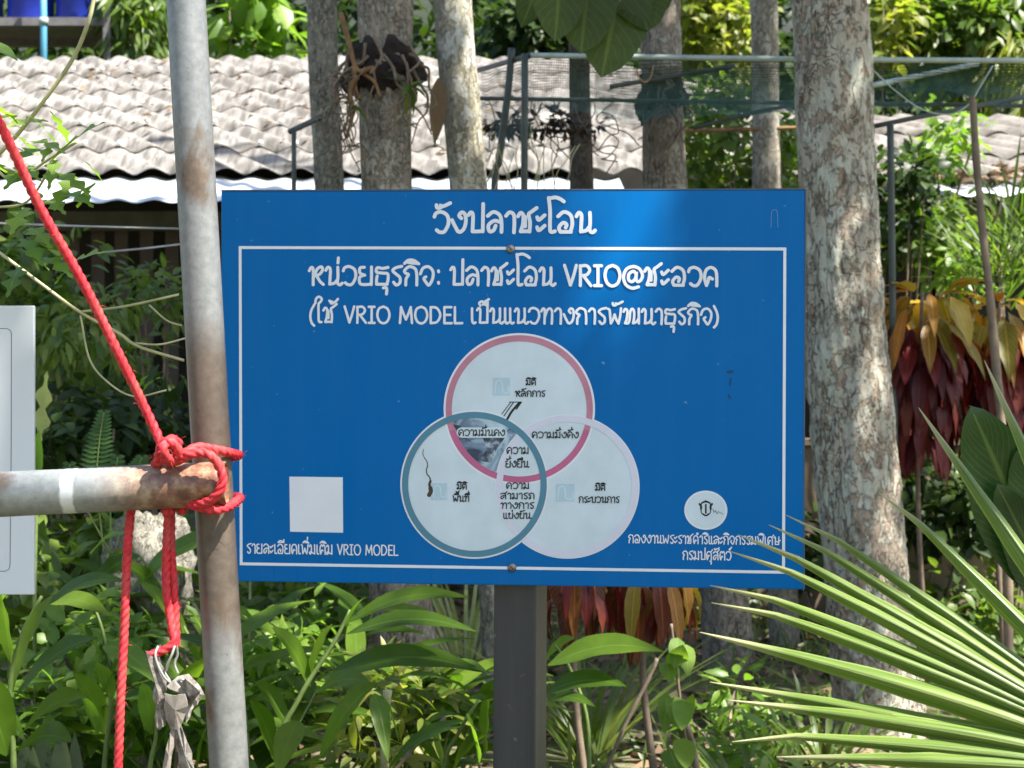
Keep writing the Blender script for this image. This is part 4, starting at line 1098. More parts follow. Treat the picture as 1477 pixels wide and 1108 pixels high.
# ------------------------------------------------------------------ root clumps on two trunks
def rootclump(label, c, rx, rz, seed, name="root_clump", nroot=14, mass=M_rootmass):
    t = thing(name, label, "epiphyte", c)
    mb = MB(); n, m = 40, 26; vs = []
    for i in range(m + 1):
        th = math.pi * i / m
        for k in range(n):
            a = 2 * math.pi * k / n
            q = Vector((math.sin(th) * math.cos(a), math.sin(th) * math.sin(a), math.cos(th)))
            s = 1 + 0.35 * noise.fractal(q * 2.2 + Vector((seed, 0, 0)), 0.6, 2.2, 5)
            vs.append(Vector(c) + Vector((q.x * rx * s, q.y * rx * s, q.z * rz * s)))
    fs = [(i * n + k, (i + 1) * n + k, (i + 1) * n + (k + 1) % n, i * n + (k + 1) % n) for i in range(m) for k in range(n)]
    mb.add(vs, fs); mb.build("root_mass", mass, t)
    rg = random.Random(seed); mb = MB()
    for i in range(nroot):
        a = rg.uniform(-2.6, -0.5)
        p0 = Vector(c) + Vector((math.cos(a) * rx * 1.0, math.sin(a) * rx * 1.05, rg.uniform(-.6, .8) * rz))
        pts = [p0]
        for s in range(5):
            p0 = p0 + Vector((rg.uniform(-.06, .05), rg.uniform(-.03, .01), rg.uniform(-.10, -.01)))
            pts.append(p0)
        mb.tube(smooth(pts, 4), list(np.linspace(0.008, 0.003, 21)), 6)
    mb.build("root", M_twig, t)
    return t
c2 = P(556, 105, 6.2)
rc2 = rootclump("big black root clump wrapped round a trunk, with thick orange roots", c2 + Vector((-0.02, 0.02, 0)), 0.165, 0.17, 3)
mb = MB()
for pts in ([(492, 20, 6.1), (503, 60, 6.05), (512, 95, 6.03), (522, 105, 6.02), (540, 118, 6.0), (548, 140, 6.0)], [(512, 95, 6.03), (512, 125, 6.02), (520, 145, 6.02)],
            [(515, 110, 6.0), (505, 130, 6.0), (508, 160, 6.0), (500, 200, 6.02)], [(520, 104, 6.0), (538, 98, 6.0), (534, 106, 5.98)]):
    s_ = smooth([P(*q) for q in pts], 5); mb.tube(s_, list(np.linspace(0.013, 0.006, len(s_))), 8)
mb.build("orange_root", M_roots, rc2)
mb = MB()
rg = random.Random(5)
for i in range(26):
    x, y = rg.uniform(480, 515), rg.uniform(95, 215)
    pts = [(x, y, 6.02)]
    for s in range(4):
        x += rg.uniform(-22, 14); y += rg.uniform(-4, 28); pts.append((x, y, 6.02 + rg.uniform(-.1, .1)))
    mb.tube(smooth([P(*q) for q in pts], 4), 0.003, 5)
mb.build("thin_roots", M_twig, rc2)
p = np.array([P(x, y, 6.0) for x, y in [(590, 125)] * 8 + [(505, 150)] * 6]); d = rnd_dirs(14, -.5, .6)
batch("foliage", M_mid, rc2, p, d + np.array([0, -.3, 0]), np.tile([0.1, -.4, 1], (14, 1)), 0.13, 0.012, leaf_tpl('strap', 4, .2, .4))
rc4 = rootclump("small black root clump strapped round the brown trunk behind the netting", P(956, 142, 7.4), 0.125, 0.15, 9, nroot=8)
# dead leaf hanging by the clump
t = thing("dead_hanging_leaf", "long brown withered leaf hanging beside the white mottled trunk", "dead leaf", P(632, 115, 6.25))
batch("blade", M_dry, t, np.array([P(634, 112, 6.25), P(632, 112, 6.27)]), np.array([(-.06, 0, -1), (-.12, .1, -1)]), np.array([(.3, -1, 0), (.5, -1, .2)]), [0.30, 0.24], [0.04, 0.03], leaf_tpl('lance', 8, .3, .05, .15))
# ------------------------------------------------------------------ buildings
def corr_roof(name, label, x0, x1, Ye, ze, slope, depth, skew, lam, amp, rows, mat, lapmat=None, seed=1):
    pass

def sheets(t, nm, mat, x0, x1, Ye, ze, tan, depth, skew, lam, amp, rows, lift=0.03, nper=10, fade=None):
    """laid rows of corrugated sheet; each row is one part overlapping the one below"""
    for r in range(rows):
        d0 = depth * r / rows - (0.10 if r else 0.0); d1 = depth * (r + 1) / rows
        mb = MB(); nx_ = int((x1 - x0) / lam * nper)
        vs = []
        rows_d = np.linspace(d0, d1, 4)
        for k, d in enumerate(rows_d):
            lf = (lift * (1 - k / 3.0)) if r else 0.0
            for i in range(nx_ + 1):
                x = x0 + (x1 - x0) * i / nx_
                ph = 2 * math.pi * (x / lam)
                jag = 0.012 * noise.noise((x * 1.1, r * 3.0, 0)) if k == 0 else 0
                z = ze + d * tan + amp * (0.5 + 0.5 * math.sin(ph)) ** 0.8 * 2 - amp + lf
                z += 0.02 * noise.noise((x * .4, d * .5, 3.3))
                vs.append((x - skew * d, Ye + d + jag, z))
        w_ = nx_ + 1
        fs = [(k * w_ + i, k * w_ + i + 1, (k + 1) * w_ + i + 1, (k + 1) * w_ + i) for k in range(3) for i in range(nx_)]
        mb.add(vs, fs)
        o = mb.build(nm, mat, t)
        sl = o.modifiers.new("thickness", 'SOLIDIFY'); sl.thickness = 0.009; sl.offset = 1

shed = thing("timber_shed", "shed with a pale corrugated cement roof, zinc awning and dark slatted wall", "shed", (-2.6, 10.4, 0))
TAN = 0.466
sheets(shed, "roof_sheet", M_cement, P(-420, 0, 10).x, P(912, 0, 10).x + 2.6, 10.0, 3.01, TAN, 3.41, 0.81, 0.262, 0.024, 6, lift=0.016)
# lime flecks where fixings and lap corners catch the eye
mb = MB(); rg = random.Random(8)
for r in range(1, 6):
    d = 3.41 * r / 6 - 0.09
    x = P(-100, 0, 10).x
    while x < P(900, 0, 10).x:
        x += 0.262
        if rg.random() < 0.62:
            c = Vector((x - 0.81 * d + 0.03, 10.0 + d - 0.015, 3.01 + d * TAN + 0.055))
            mb = MB(); mb.tube([c, c + Vector((0, -0.01, 0.02))], [0.024, 0.012], 7)
            mb.build("fixing", M_fleck, shed)
n = 260
p = np.zeros((n, 3)); dd_ = R.uniform(0, 3.3, n); p[:, 1] = 10 + dd_; p[:, 0] = R.uniform(P(-60, 0, 10).x, P(960, 0, 10).x, n); p[:, 2] = 3.01 + dd_ * TAN + 0.05
k = np.array([noise.noise((a * .9, b * .9, 1)) for a, b, c_ in p]) > -.05; p = p[k]
tag(batch("leaf_litter", M_dry, shed, p, rnd_dirs(len(p), -.3, .2), rnd_dirs(len(p), .5, 1) + np.array([0, -.4, 0]), R.uniform(.05, .12, len(p)), .022, DIA), kind="stuff")
# awning
def awning(t, nm, x0, x1, Ya, za, Yb, zb, lam, amp):
    mb = MB(); n = int((x1 - x0) / lam * 10); vs = []
    for k in range(5):
        f = k / 4
        for i in range(n + 1):
            x = x0 + (x1 - x0) * i / n
            vs.append((x, Ya + (Yb - Ya) * f, za + (zb - za) * f + amp * math.sin(2 * math.pi * x / lam)))
    w_ = n + 1
    mb.add(vs, [(k * w_ + i, k * w_ + i + 1, (k + 1) * w_ + i + 1, (k + 1) * w_ + i) for k in range(4) for i in range(n)])
    o = mb.build(nm, M_zinc, t); s_ = o.modifiers.new("thickness", 'SOLIDIFY'); s_.thickness = 0.004
awning(shed, "awning", P(-300, 0, 9.3).x, P(905, 0, 9.3).x, 10.10, 2.978, 9.2, 1.5 + (554 - 291) / FPX * 9.2, 0.24, 0.011)
# slatted wall, beam, dark inside
YS = 10.3
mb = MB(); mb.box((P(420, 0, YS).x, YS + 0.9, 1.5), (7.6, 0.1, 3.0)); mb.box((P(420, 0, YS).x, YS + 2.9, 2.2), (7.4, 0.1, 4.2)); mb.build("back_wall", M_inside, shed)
for i, x in enumerate(np.arange(70, 1010, 35.5)):
    if 330 < x < 880: pass
    mb = MB(); xx = P(x + (i % 3) - 1, 0, YS).x
    mb.box((xx, YS, 1.32), (PX(19, YS), 0.025, 2.72)); mb.build("slat", M_wood, shed)
mb = MB(); mb.box((P(400, 0, YS).x, YS - 0.04, P(0, 320, YS).z), (7.2, 0.05, PX(27, YS))); mb.build("beam", M_wood2, shed)
mb = MB(); mb.box((P(400, 0, YS).x, YS - 0.04, 0.5), (7.2, 0.05, 0.12)); mb.build("beam", M_wood2, shed)
for x in (60, 445, 860):
    mb = MB(); mb.box((P(x, 0, 9.5).x, 9.5, 1.32), (0.1, 0.1, 2.68)); mb.build("post", M_wood, shed)

hut = thing("low_house", "house with a weathered grey sheet roof littered with leaves and a dark open front", "house", (4.3, 11.2, 0))
YH = 10.6
zh = 1.5 + (554 - 262) / FPX * YH
sheets(hut, "roof_sheet", M_cement2, P(1085, 0, YH).x, P(1900, 0, YH).x, YH, zh, 0.40, 2.3, 0.7, 0.30, 0.028, 3, lift=0.03)
awning(hut, "awning", P(1060, 0, YH).x, P(1900, 0, YH).x, YH + 0.02, zh - 0.03, YH - 0.42, 1.5 + (554 - 281) / FPX * (YH - 0.42), 0.26, 0.015)
mb = MB(); mb.box((P(1480, 0, YH).x, YH + 0.12, 1.5 + (554 - 312) / FPX * YH), (PX(860, YH), 0.06, PX(30, YH))); mb.build("lintel", M_wood2, hut)
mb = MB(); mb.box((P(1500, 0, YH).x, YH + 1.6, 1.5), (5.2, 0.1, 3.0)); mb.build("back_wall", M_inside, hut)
for x in (1130, 1345, 1360, 1640):
    mb = MB(); mb.box((P(x, 0, YH).x, YH + 0.13, 1.3), (0.12, 0.1, 2.55)); mb.build("post", M_wood, hut)
p = np.stack([R.uniform(P(1300, 0, YH).x, P(1560, 0, YH).x, 260), YH + R.uniform(-.1, .35, 260), np.zeros(260)], 1); p[:, 2] = zh + (p[:, 1] - YH) * 0.4 + R.uniform(0.02, 0.06, 260)
tag(batch("leaf_litter", M_dry, hut, p, rnd_dirs(260, -.2, .2), rnd_dirs(260, .6, 1), 0.11, 0.03, DIA), kind="stuff")

mb = MB()
wall = thing("low_plaster_wall", "low cream plastered wall behind the croton bushes", "wall", (3.4, 8.7, 0))
mb.box((P(1480, 0, 8.7).x, 8.7, (P(0, 640, 8.7).z - 0.1) / 2), (PX(790, 8.7), 0.14, P(0, 640, 8.7).z + 0.1)); o = mb.build("masonry", M_creamwall, wall)
bv = o.modifiers.new("edge", 'BEVEL'); bv.width = 0.02; bv.segments = 2
mb = MB(); mb.box((P(1480, 0, 8.7).x, 8.7, P(0, 637, 8.7).z), (PX(796, 8.7), 0.2, 0.035)); mb.build("coping", M_creamwall, wall)

# ------------------------------------------------------------------ tank stand behind the shed
YT = 15.2
rack = thing("steel_rack", "grey steel stand behind the shed roof carrying blue drums", "stand", (P(70, 0, YT).x, YT, 0.4))
mb = MB()
for y in (YT, YT + 0.9): mb.box((P(50, 0, YT).x, y, P(0, 33, YT).z), (PX(240, YT), 0.10, PX(11, YT)))
mb.box((P(50, 0, YT).x, YT + 0.45, P(0, 27, YT).z), (PX(240, YT), 0.9, 0.03)); mb.build("shelf", M_rack, rack)
for x, y in ((161, YT - 0.08), (161, YT + 1.0), (-70, YT - 0.08), (-70, YT + 1.0)):
    mb = MB(); mb.beam((P(x, 0, YT).x, y, 0.2), (P(x - 3, 0, YT).x, y, 6.4), 0.08, 0.08, (0, 1, 0)); mb.build("leg", M_rack, rack)
for i, (x, lb) in enumerate(((24, "blue plastic drum at the frame's edge on the steel stand"), (96, "blue plastic drum beside the pale blue pipe on the steel stand"), (-52, "blue plastic drum mostly cut off at the stand's end"))):
    zb = P(0, 26, YT).z + 0.02
    t = thing("blue_drum", lb, "drum", (P(x, 0, YT).x, YT + 0.45, zb), "blue drums on the steel stand")
    mb = MB(); c = Vector((P(x, 0, YT).x, YT + 0.45, zb))
    zz = [0, .02, .05, .28, .30, .33, .55, .58, .60, .85, .88, .9]; rad = [.20, .24, .25, .25, .265, .25, .25, .265, .25, .25, .22, .10]
    mb.tube([c + Vector((0, 0, z)) for z in zz], rad, 28); mb.build("body", M_bluetank, t)
    mb = MB(); mb.tube([c + Vector((0, 0, .885)), c + Vector((0, 0, .95))], .20, 24); mb.build("lid", M_bluetank, t)
pp = thing("water_pipe", "thin pale blue plastic water pipe rising past the steel stand", "pipe", P(63, 84, YT - 0.25) - Vector((0, 0, 2)))
mb = MB(); mb.tube([P(63, 160, YT - 0.25), P(63, 40, YT - 0.25), P(62, -60, YT - 0.25)], 0.035, 12); mb.build("pipe", M_bluepipe, pp)
mb = MB(); mb.tube([P(63, 36, YT - 0.25), P(63, 26, YT - 0.25)], 0.048, 12); mb.build("coupling", M_nettop, pp)

# ------------------------------------------------------------------ net enclosure
YN = 6.75
net = thing("net_enclosure", "frame of green-grey pipes hung with dark green netting among the trunks", "net frame", (0.8, YN, 0))
def pipe(nm, a, b, r, mat=M_netpost, extra=None):
    mb = MB(); pts = [P(*a), P(*b)] if extra is None else smooth([P(*q) for q in extra], 6)
    if extra is None: pts = [pts[0].lerp(pts[1], f) for f in np.linspace(0, 1, 12)]
    mb.tube(pts, r, 12); return mb.build(nm, mat, net)
pipe("top_rail", 0, 0, 0.0135, M_nettop, [(765, 80, YN), (900, 82, YN - .02), (1150, 85.5, YN - .02), (1350, 87, YN), (1620, 88, YN)])
pipe("end_rail", (688, 102, YN + 0.9), (768, 79, YN), 0.0135)
pipe("post", (757, 78, YN), (753, 1100, YN), 0.017)
pipe("post", 0, 0, 0.018, M_netpost, [(738, 70, YN + .25), (733, 130, YN + .25), (720, 230, YN + .25), (712, 300, YN + .25), (700, 800, YN + .25)])
pipe("post", (1284, 178, YN), (1292, 780, YN), 0.017)
pipe("post", (424, 186, YN + .2), (423, 800, YN + .2), 0.012)
pipe("brace", (418, 190, YN + .2), (490, 156, YN + .5), 0.014, M_netpost)
pipe("middle_rail", (690, 142, YN + .5), (1480, 153, YN + .3), 0.011)
pipe("middle_rail", (960, 190, YN + 1.2), (1170, 184, YN + 1.2), 0.012, M_roots)
pipe("lower_rail", (660, 186, YN + .8), (860, 190, YN + .8), 0.010)
pipe("brace", (1255, 124, YN), (1410, 92, YN + .6), 0.014, M_nettop)
pipe("brace", 0, 0, 0.012, M_netpost, [(880, 125, YN + .1), (960, 112, YN + .1), (1060, 95, YN + .1)])
pipe("brace", 0, 0, 0.010, M_netpost, [(1000, 185, YN + .3), (1100, 160, YN + .3), (1160, 150, YN + .3)])
pipe("brace", 0, 0, 0.012, M_netpost, [(1262, 182, YN + .1), (1330, 168, YN + .1), (1400, 155, YN + .2), (1480, 140, YN + .4)])
pipe("lacing", 0, 0, 0.0035, M_nettop, [(1258, 100, YN - .03), (1290, 130, YN - .03), (1330, 158, YN - .03), (1370, 165, YN - .03), (1398, 150, YN - .03), (1412, 128, YN - .03), (1432, 95, YN - .03)])
pipe("lacing", 0, 0, 0.0035, M_roots, [(918, 98, YN - .03), (922, 112, YN - .03), (930, 119, YN - .03), (938, 112, YN - .03), (942, 96, YN - .03)])
def netting(a, b, drop, sag, seed, cell=0.013):
    """hanging panel between two rail points; grid of strands in the material"""
    n, m = 40, 12; A, B = P(*a), P(*b); vs = []; uv = []
    for j in range(m + 1):
        for i in range(n + 1):
            f, g = i / n, j / m
            q = A.lerp(B, f) + Vector((0, 0.05 * noise.noise((f * 5, g * 3, seed)) + 0.10 * math.sin(g * 3), -g * drop * (1 + sag * noise.noise((f * 4, seed, 0)))))
            vs.append(q); uv.append((f * (B - A).length / cell, g * drop / cell))
    fs = [(j * (n + 1) + i, j * (n + 1) + i + 1, (j + 1) * (n + 1) + i + 1, (j + 1) * (n + 1) + i) for j in range(m) for i in range(n)]
    mb = MB(); mb.add(vs, fs); o = mb.build("netting", M_net, net)
    ul = o.data.uv_layers.new(name="UVMap")
    for lp in o.data.loops: ul.data[lp.index].uv = uv[lp.vertex_index]
netting((694, 103, YN + .85), (766, 84, YN), 0.42, 0.3, 1)
netting((766, 86, YN + .02), (1150, 90, YN + .02), 0.26, 0.5, 2, 0.011)
netting((860, 100, YN + .25), (1160, 96, YN + .2), 0.24, 0.5, 7, 0.010)
netting((1250, 92, YN + .02), (1620, 93, YN + .02), 0.20, 0.7, 3, 0.011)
netting((1300, 92, YN + .2), (1600, 93, YN + .2), 0.14, 0.6, 9, 0.010)
# bunched dead vine and cloth caught on the lower rail
bn = thing("dried_vine_tangle", "dark dried tangle of vine caught along the netting's lower rail", "dead vine", P(780, 170, YN + .6))
p, d, cc = cluster_points(P(790, 178, YN + .7), (0.30, .05, .05), 15, 12, 0.05)
batch("foliage", M_deadvine, bn, p, d + np.array([0, 0, -.6]), rnd_dirs(len(p)), 0.07, 0.014, DIA)
mb = MB(); rg = random.Random(3)
for i in range(22):
    x, y = rg.uniform(700, 900), rg.uniform(140, 190); pts = [(x, y, YN + .7)]
    for s in range(4): x += rg.uniform(-25, 25); y += rg.uniform(2, 26); pts.append((x, y, YN + .7 + rg.uniform(-.05, .05)))
    mb.tube(smooth([P(*q) for q in pts], 4), 0.0035, 5)
mb.build("stem", M_twig, bn)

tw = thing("bare_twig_spray", "spray of thin bare pale twigs between the white mottled trunk and the netting posts", "twigs", P(690, 300, YN - .1))
mb = MB(); rg = random.Random(12)
for i in range(20):
    x, y = rg.uniform(655, 800), 300; pts = [(x, y, YN - .1)]; dx = rg.uniform(-9, 9)
    for s in range(4): x += dx + rg.uniform(-9, 9); y -= rg.uniform(14, 36); pts.append((x, y, YN - .1 + rg.uniform(-.06, .06)))
    mb.tube(smooth([P(*q) for q in pts], 4), 0.0026, 5)
mb.build("twig", M_palestem, tw)
mb = MB(); mb.tube([P(690, 300, YN - .1), P(700, 700, YN - .1), (P(705, 0, YN - .1).x, YN - .1, -.02)], .008, 6); mb.build("stem", M_twig, tw)
bam = thing("bent_pole", "crooked brown wooden pole in front of the weathered house", "pole", P(1452, 900, 6.5))
mb = MB(); s_ = smooth([P(x, y, 6.5) for x, y in ((1402, 140), (1404, 160), (1408, 230), (1417, 330), (1428, 430), (1436, 520), (1446, 640), (1452, 760), (1456, 1015))], 8)
rg = random.Random(2); mb.tube(s_, [PX(4.6 + 2.6 * i / len(s_) + rg.uniform(-.6, .6), 6.5) for i in range(len(s_))], 14); mb.build("stem", M_bamboo, bam)
mb = MB(); mb.tube([P(1445, 285, 6.45), P(1441, 305, 6.45), P(1432, 322, 6.47)], 0.006, 6); mb.tube([P(1418, 300, 6.5), P(1395, 290, 6.5)], 0.006, 6); mb.build("twig", M_bamboo, bam)

for lab, a, b in (("thin pale wire strung level in front of the shed's beam", (-60, 320, 6.0), (290, 331, 6.2)), ("thin wire slanting up in front of the slatted wall", (150, 364, 6.4), (290, 349, 6.4))):
    t = thing("fence_wire", lab, "wire", P(*a)); mb = MB(); mb.tube([P(*a), P((a[0] + b[0]) / 2, (a[1] + b[1]) / 2 + 1, a[2]), P(*b)], 0.0042, 6); mb.build("wire", M_wire, t)

# ------------------------------------------------------------------ far forest
def forest(name, n, x, y, z, L, mat):
    p = np.stack([R.uniform(*x, n), R.uniform(*y, n), R.uniform(*z, n)], 1)
    k = np.array([noise.noise((a * .55, b * .5, c * .6)) for a, b, c in p]) > -0.28
    p = p[k]; m = len(p)
    return tag(batch(name, mat, None, p, rnd_dirs(m) + np.array([0, -.2, -.5]), rnd_dirs(m) * .6 + np.array([.2, -.3, 1]), L * R.uniform(.6, 1.3, m), L * .3 * R.uniform(.7, 1.2, m), DIA), kind="stuff")
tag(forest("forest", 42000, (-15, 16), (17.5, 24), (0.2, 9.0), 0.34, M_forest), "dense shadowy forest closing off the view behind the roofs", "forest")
# ------------------------------------------------------------------ shrubs and background plants
BT = leaf_tpl('oval', 3, .25, .25)
LT = leaf_tpl('lance', 4, .25, .3)
def SH(label, cx, cy, Y, rxp, ryp, ncl, per, crad, L, Wd, mat, cat="shrub", name="leafy_shrub", base=None, tpl=BT, depth=0.6, **kw):
    c = P(cx, cy, Y)
    return shrub(name, label, cat, c, (PX(rxp, Y), depth, PX(ryp, Y)), ncl, per, crad, L, Wd, mat, M_twig, base_z=(gheight(c.x, Y) if base is None else base), tpl=tpl, **kw)
SH("bright green large-leaved shrub beside the upright pipe above the shed roof", 358, 22, 14.8, 58, 66, 20, 9, .24, .30, .085, M_bright)
SH("yellow-green sunlit bush between the brown and the pale slim trunks", 1030, 42, 14.6, 62, 70, 60, 16, .22, .15, .05, M_yellowgr)
SH("dark narrow-leaved shrub with hanging fronds behind the shed roof ridge", 210, 30, 15.6, 48, 75, 60, 16, .25, .26, .03, M_mid, tpl=LT, droop=1.0)
SH("dull green bush behind the white mottled trunk", 790, 50, 14.8, 80, 70, 70, 16, .26, .17, .05, M_forest)
SH("yellowish bush at the top beside the thick lichen trunk", 1275, 40, 14.2, 40, 60, 26, 14, .2, .17, .045, M_yellowgr)
SH("broad mid-green bush over the weathered house roof", 1400, 45, 14.6, 110, 80, 110, 18, .30, .18, .045, M_mid)
SH("thin-leaved shrub at the frame's upper right corner", 1490, 110, 13.8, 60, 60, 30, 14, .22, .28, .02, M_yellowgr, tpl=LT, droop=1.2)
SH("climbing shrub filling the gap between brown trunk and pale slim trunk", 1030, 200, 9.4, 62, 92, 70, 15, .13, .085, .028, M_mid)
SH("leafy creeper between the pale slim trunk and the thick lichen trunk", 1132, 225, 9.0, 26, 70, 22, 14, .12, .09, .03, M_mid)
SH("light green seedling bush growing on the weathered house roof", 1355, 205, 9.9, 42, 42, 22, 10, .12, .10, .03, M_bright, base=2.6)
SH("creeper spilling over the weathered house's open front", 1340, 330, 9.6, 62, 52, 44, 14, .13, .085, .030, M_mid)
SH("yellow-green weed against the weathered house wall near the bent pole", 1390, 395, 9.2, 34, 36, 16, 12, .12, .10, .022, M_bright)
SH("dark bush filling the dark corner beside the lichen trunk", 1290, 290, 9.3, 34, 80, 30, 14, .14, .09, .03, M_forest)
SH("reed-like grass clump at the right by the weathered house", 1462, 390, 8.2, 30, 70, 20, 10, .1, .42, .010, M_mid, tpl=leaf_tpl('strap', 4, .1, .25), droop=-1.4, name="reed_clump", cat="grass clump")
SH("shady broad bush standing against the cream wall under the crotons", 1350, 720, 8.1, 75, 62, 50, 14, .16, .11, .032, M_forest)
SH("leafy bush by the cream wall at the right edge below the bent pole", 1455, 700, 8.2, 50, 70, 34, 14, .16, .12, .030, M_mid)
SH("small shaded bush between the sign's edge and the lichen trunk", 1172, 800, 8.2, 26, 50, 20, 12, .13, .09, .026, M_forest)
# left side behind the rope
SH("dark vine thicket against the slatted wall", 130, 560, 8.4, 130, 80, 80, 18, .18, .10, .022, M_mid, tpl=LT, droop=.7)
SH("green creeper hanging at the left edge in front of the shed", 40, 400, 7.0, 70, 90, 46, 14, .13, .085, .030, M_mid)
SH("fine-leaved shrub by the upright pipe before the slats", 225, 430, 8.0, 36, 40, 16, 16, .12, .085, .020, M_mid)
SH("low dark bush behind the cross pipe", 150, 640, 6.2, 120, 70, 70, 16, .14, .10, .024, M_forest, tpl=LT)
SH("low tangle of weeds behind the left ginger plants", 120, 830, 5.6, 150, 80, 60, 14, .14, .12, .026, M_mid, tpl=LT)
SH("weedy bush behind the sign's lower edge", 430, 880, 6.8, 80, 70, 50, 14, .14, .10, .028, M_mid)
SH("bushy weeds at the foot of the brown trunk", 1010, 905, 8.8, 120, 45, 60, 14, .16, .09, .026, M_mid)
SH("sunlit weeds between the pale slim trunk and the lichen trunk", 1170, 930, 9.0, 50, 70, 40, 14, .16, .09, .026, M_bright)
SH("low weeds to the lichen trunk's right", 1400, 900, 7.8, 100, 80, 60, 14, .17, .10, .026, M_mid)
SH("small weeds below the palm fan's tips", 1060, 1040, 5.6, 80, 50, 26, 12, .12, .10, .016, M_bright, tpl=LT)

SH("sunlit small-leaved weed among the gingers by the hanging ropes", 160, 960, 4.7, 90, 70, 40, 12, .10, .075, .020, M_bright, tpl=LT)
SH("sunlit small-leaved weed between the upright pipe and the arching ginger", 400, 950, 4.9, 60, 60, 34, 12, .10, .070, .020, M_bright, tpl=LT)
SH("narrow-leaved yellowish weed beneath the arching ginger", 560, 1030, 4.4, 80, 50, 34, 12, .09, .085, .014, M_yellowgr, tpl=LT)
SH("hanging narrow-leaved creeper lit in patches behind the rope", 120, 500, 6.6, 70, 70, 40, 14, .12, .085, .015, M_mid, tpl=LT, droop=1.0)
# forest fringe trees beyond the roofs
fr = [(-6.6, 17.2, 3), (-3.6, 18.0, 3), (0.7, 18.2, 3), (2.8, 18.2, 3), (-4.9, 17.0, 3.2), (-2.6, 17.4, 3.6), (-0.4, 16.8, 3.4), (1.6, 17.6, 3.8), (3.9, 16.9, 3.4), (6.2, 17.2, 3.6)]
for i, (x, y, h) in enumerate(fr):
    t = thing("fringe_tree", "dark bushy tree closing the gap behind the roofs", "tree", (x, y, gheight(x, y)), "dark trees behind the roofs")
    p, d, cc = cluster_points((x, y, 3.9), (1.5, .8, 2.1), 90, 20, .42)
    batch("crown", M_forest, t, p, d + np.array([0, -.2, -.4]), rnd_dirs(len(p)) * .6 + np.array([.2, -.3, 1]), R.uniform(.18, .34, len(p)), R.uniform(.05, .08, len(p)), QUAD)
    mb = MB()
    pts = smooth([(x, y, 0), (x + .1, y, 2), (x - .1, y, 4.5)], 8); mb.tube(pts, list(np.linspace(.12, .04, len(pts))), 10)
    mb.build("trunk", M_b_dark, t)

# large drooping teak-like leaves at the top
tk = thing("big_leaf_branch", "drooping branch with huge shaded leaves above the netting rail", "branch", P(860, -160, 5.4))
lv = [((812, -70), (800, 60), 40), ((850, -60), (838, 78), 46), ((900, -60), (868, 112), 55), ((905, -40), (935, 45), 44), ((790, -60), (752, 40), 26), ((880, -50), (905, 88), 40), ((930, -60), (955, 20), 30), ((866, -40), (880, 60), 48)]
p0 = np.array([P(a[0], a[1], 5.4 + .05 * i) for i, (a, b, w_) in enumerate(lv)]); p1 = np.array([P(b[0], b[1], 5.25 + .05 * i) for i, (a, b, w_) in enumerate(lv)])
batch("foliage", M_teak, tk, p0, p1 - p0, np.tile([0.15, -1, 0.35], (len(lv), 1)), np.linalg.norm(p1 - p0, axis=1), [PX(w_, 5.4) for *_, w_ in lv], leaf_tpl('oval', 10, .12, .0, .04))
mb = MB(); s_ = smooth([P(990, -200, 5.5), P(930, -110, 5.45), P(860, -80, 5.4), P(790, -70, 5.4)], 8); mb.tube(s_, list(np.linspace(.02, .008, len(s_))), 8)
mb.tube(smooth([P(900, -90, 5.45), P(893, 0, 5.45), P(905, 60, 5.45)], 6), .008, 6)
mb.build("twig", M_twig, tk)

# ------------------------------------------------------------------ crotons
def croton(label, cx, cy, Y, spread, yl, layers, seed, base=0.0, mats=(M_crot_y, M_crot_r)):
    c = P(cx, cy, Y)
    t = thing("croton", label, "croton", (c.x, Y, base))
    rg = np.random.default_rng(seed)
    for li, (mat, n, z0, z1, out, L, Wd, dz) in enumerate(layers):
        a = rg.uniform(0, 2 * math.pi, n); zz = rg.uniform(z0, z1, n)
        r0_ = 0.02 + 0.75 * out * rg.random(n) ** .6
        p = np.stack([c.x + np.cos(a) * r0_ * spread, Y + np.sin(a) * r0_ * spread, c.z + zz], 1)
        d = np.stack([np.cos(a) * out, np.sin(a) * out, np.full(n, dz) + rg.uniform(-.25, .25, n)], 1)
        up = np.stack([np.cos(a), np.sin(a), np.full(n, .9)], 1)
        batch("foliage", mat, t, p, d, up, L * rg.uniform(.5, 1.2, n), Wd * rg.uniform(.55, 1.15, n), leaf_tpl('lance', 9, .38, .30, .16))
    mb = MB(); s_ = smooth([(c.x + .03, Y, base), (c.x - .02, Y, c.z * .5), (c.x, Y, c.z + yl)], 8); mb.tube(s_, list(np.linspace(.016, .009, len(s_))), 8); mb.build('stem', M_twig, t)
    return t
LAY = [(M_crot_r, 170, -.66, -.20, .62, .24, .032, -1.2), (M_crot_r, 70, -.30, -.08, .8, .27, .038, -.9), (M_crot_y, 34, -.12, .04, .9, .31, .046, -.75), (M_crot_y, 9, .02, .08, .7, .22, .036, .25)]
croton("croton with yellow top leaves and dark red skirt close to the lichen trunk", 1330, 436, 6.9, .35, .05, LAY, 4)
croton("croton with glowing orange top leaves and dark red skirt behind the bent pole", 1442, 452, 7.0, .33, .05, LAY, 9)
croton("small yellowish croton peeping from behind the lichen trunk", 1276, 452, 7.6, .3, .03, LAY, 14)
LAY2 = [(M_crot_o, 26, -.16, -.02, .6, .24, .040, -1.2), (M_crot_y, 18, -.12, .02, .7, .24, .038, -1.1), (M_crot_r, 18, -.22, -.04, .5, .20, .030, -1.2)]
croton("croton with orange and red hanging leaves below the sign", 935, 800, 5.2, .32, .03, LAY2, 21)
croton("croton with red-veined dull leaves right of the sign post", 836, 790, 5.0, .30, .03, [(M_crot_o, 16, -.16, -.02, .4, .27, .042, -1.0), (M_crot_r, 10, -.2, -.02, .5, .22, .03, -1.0)], 23)
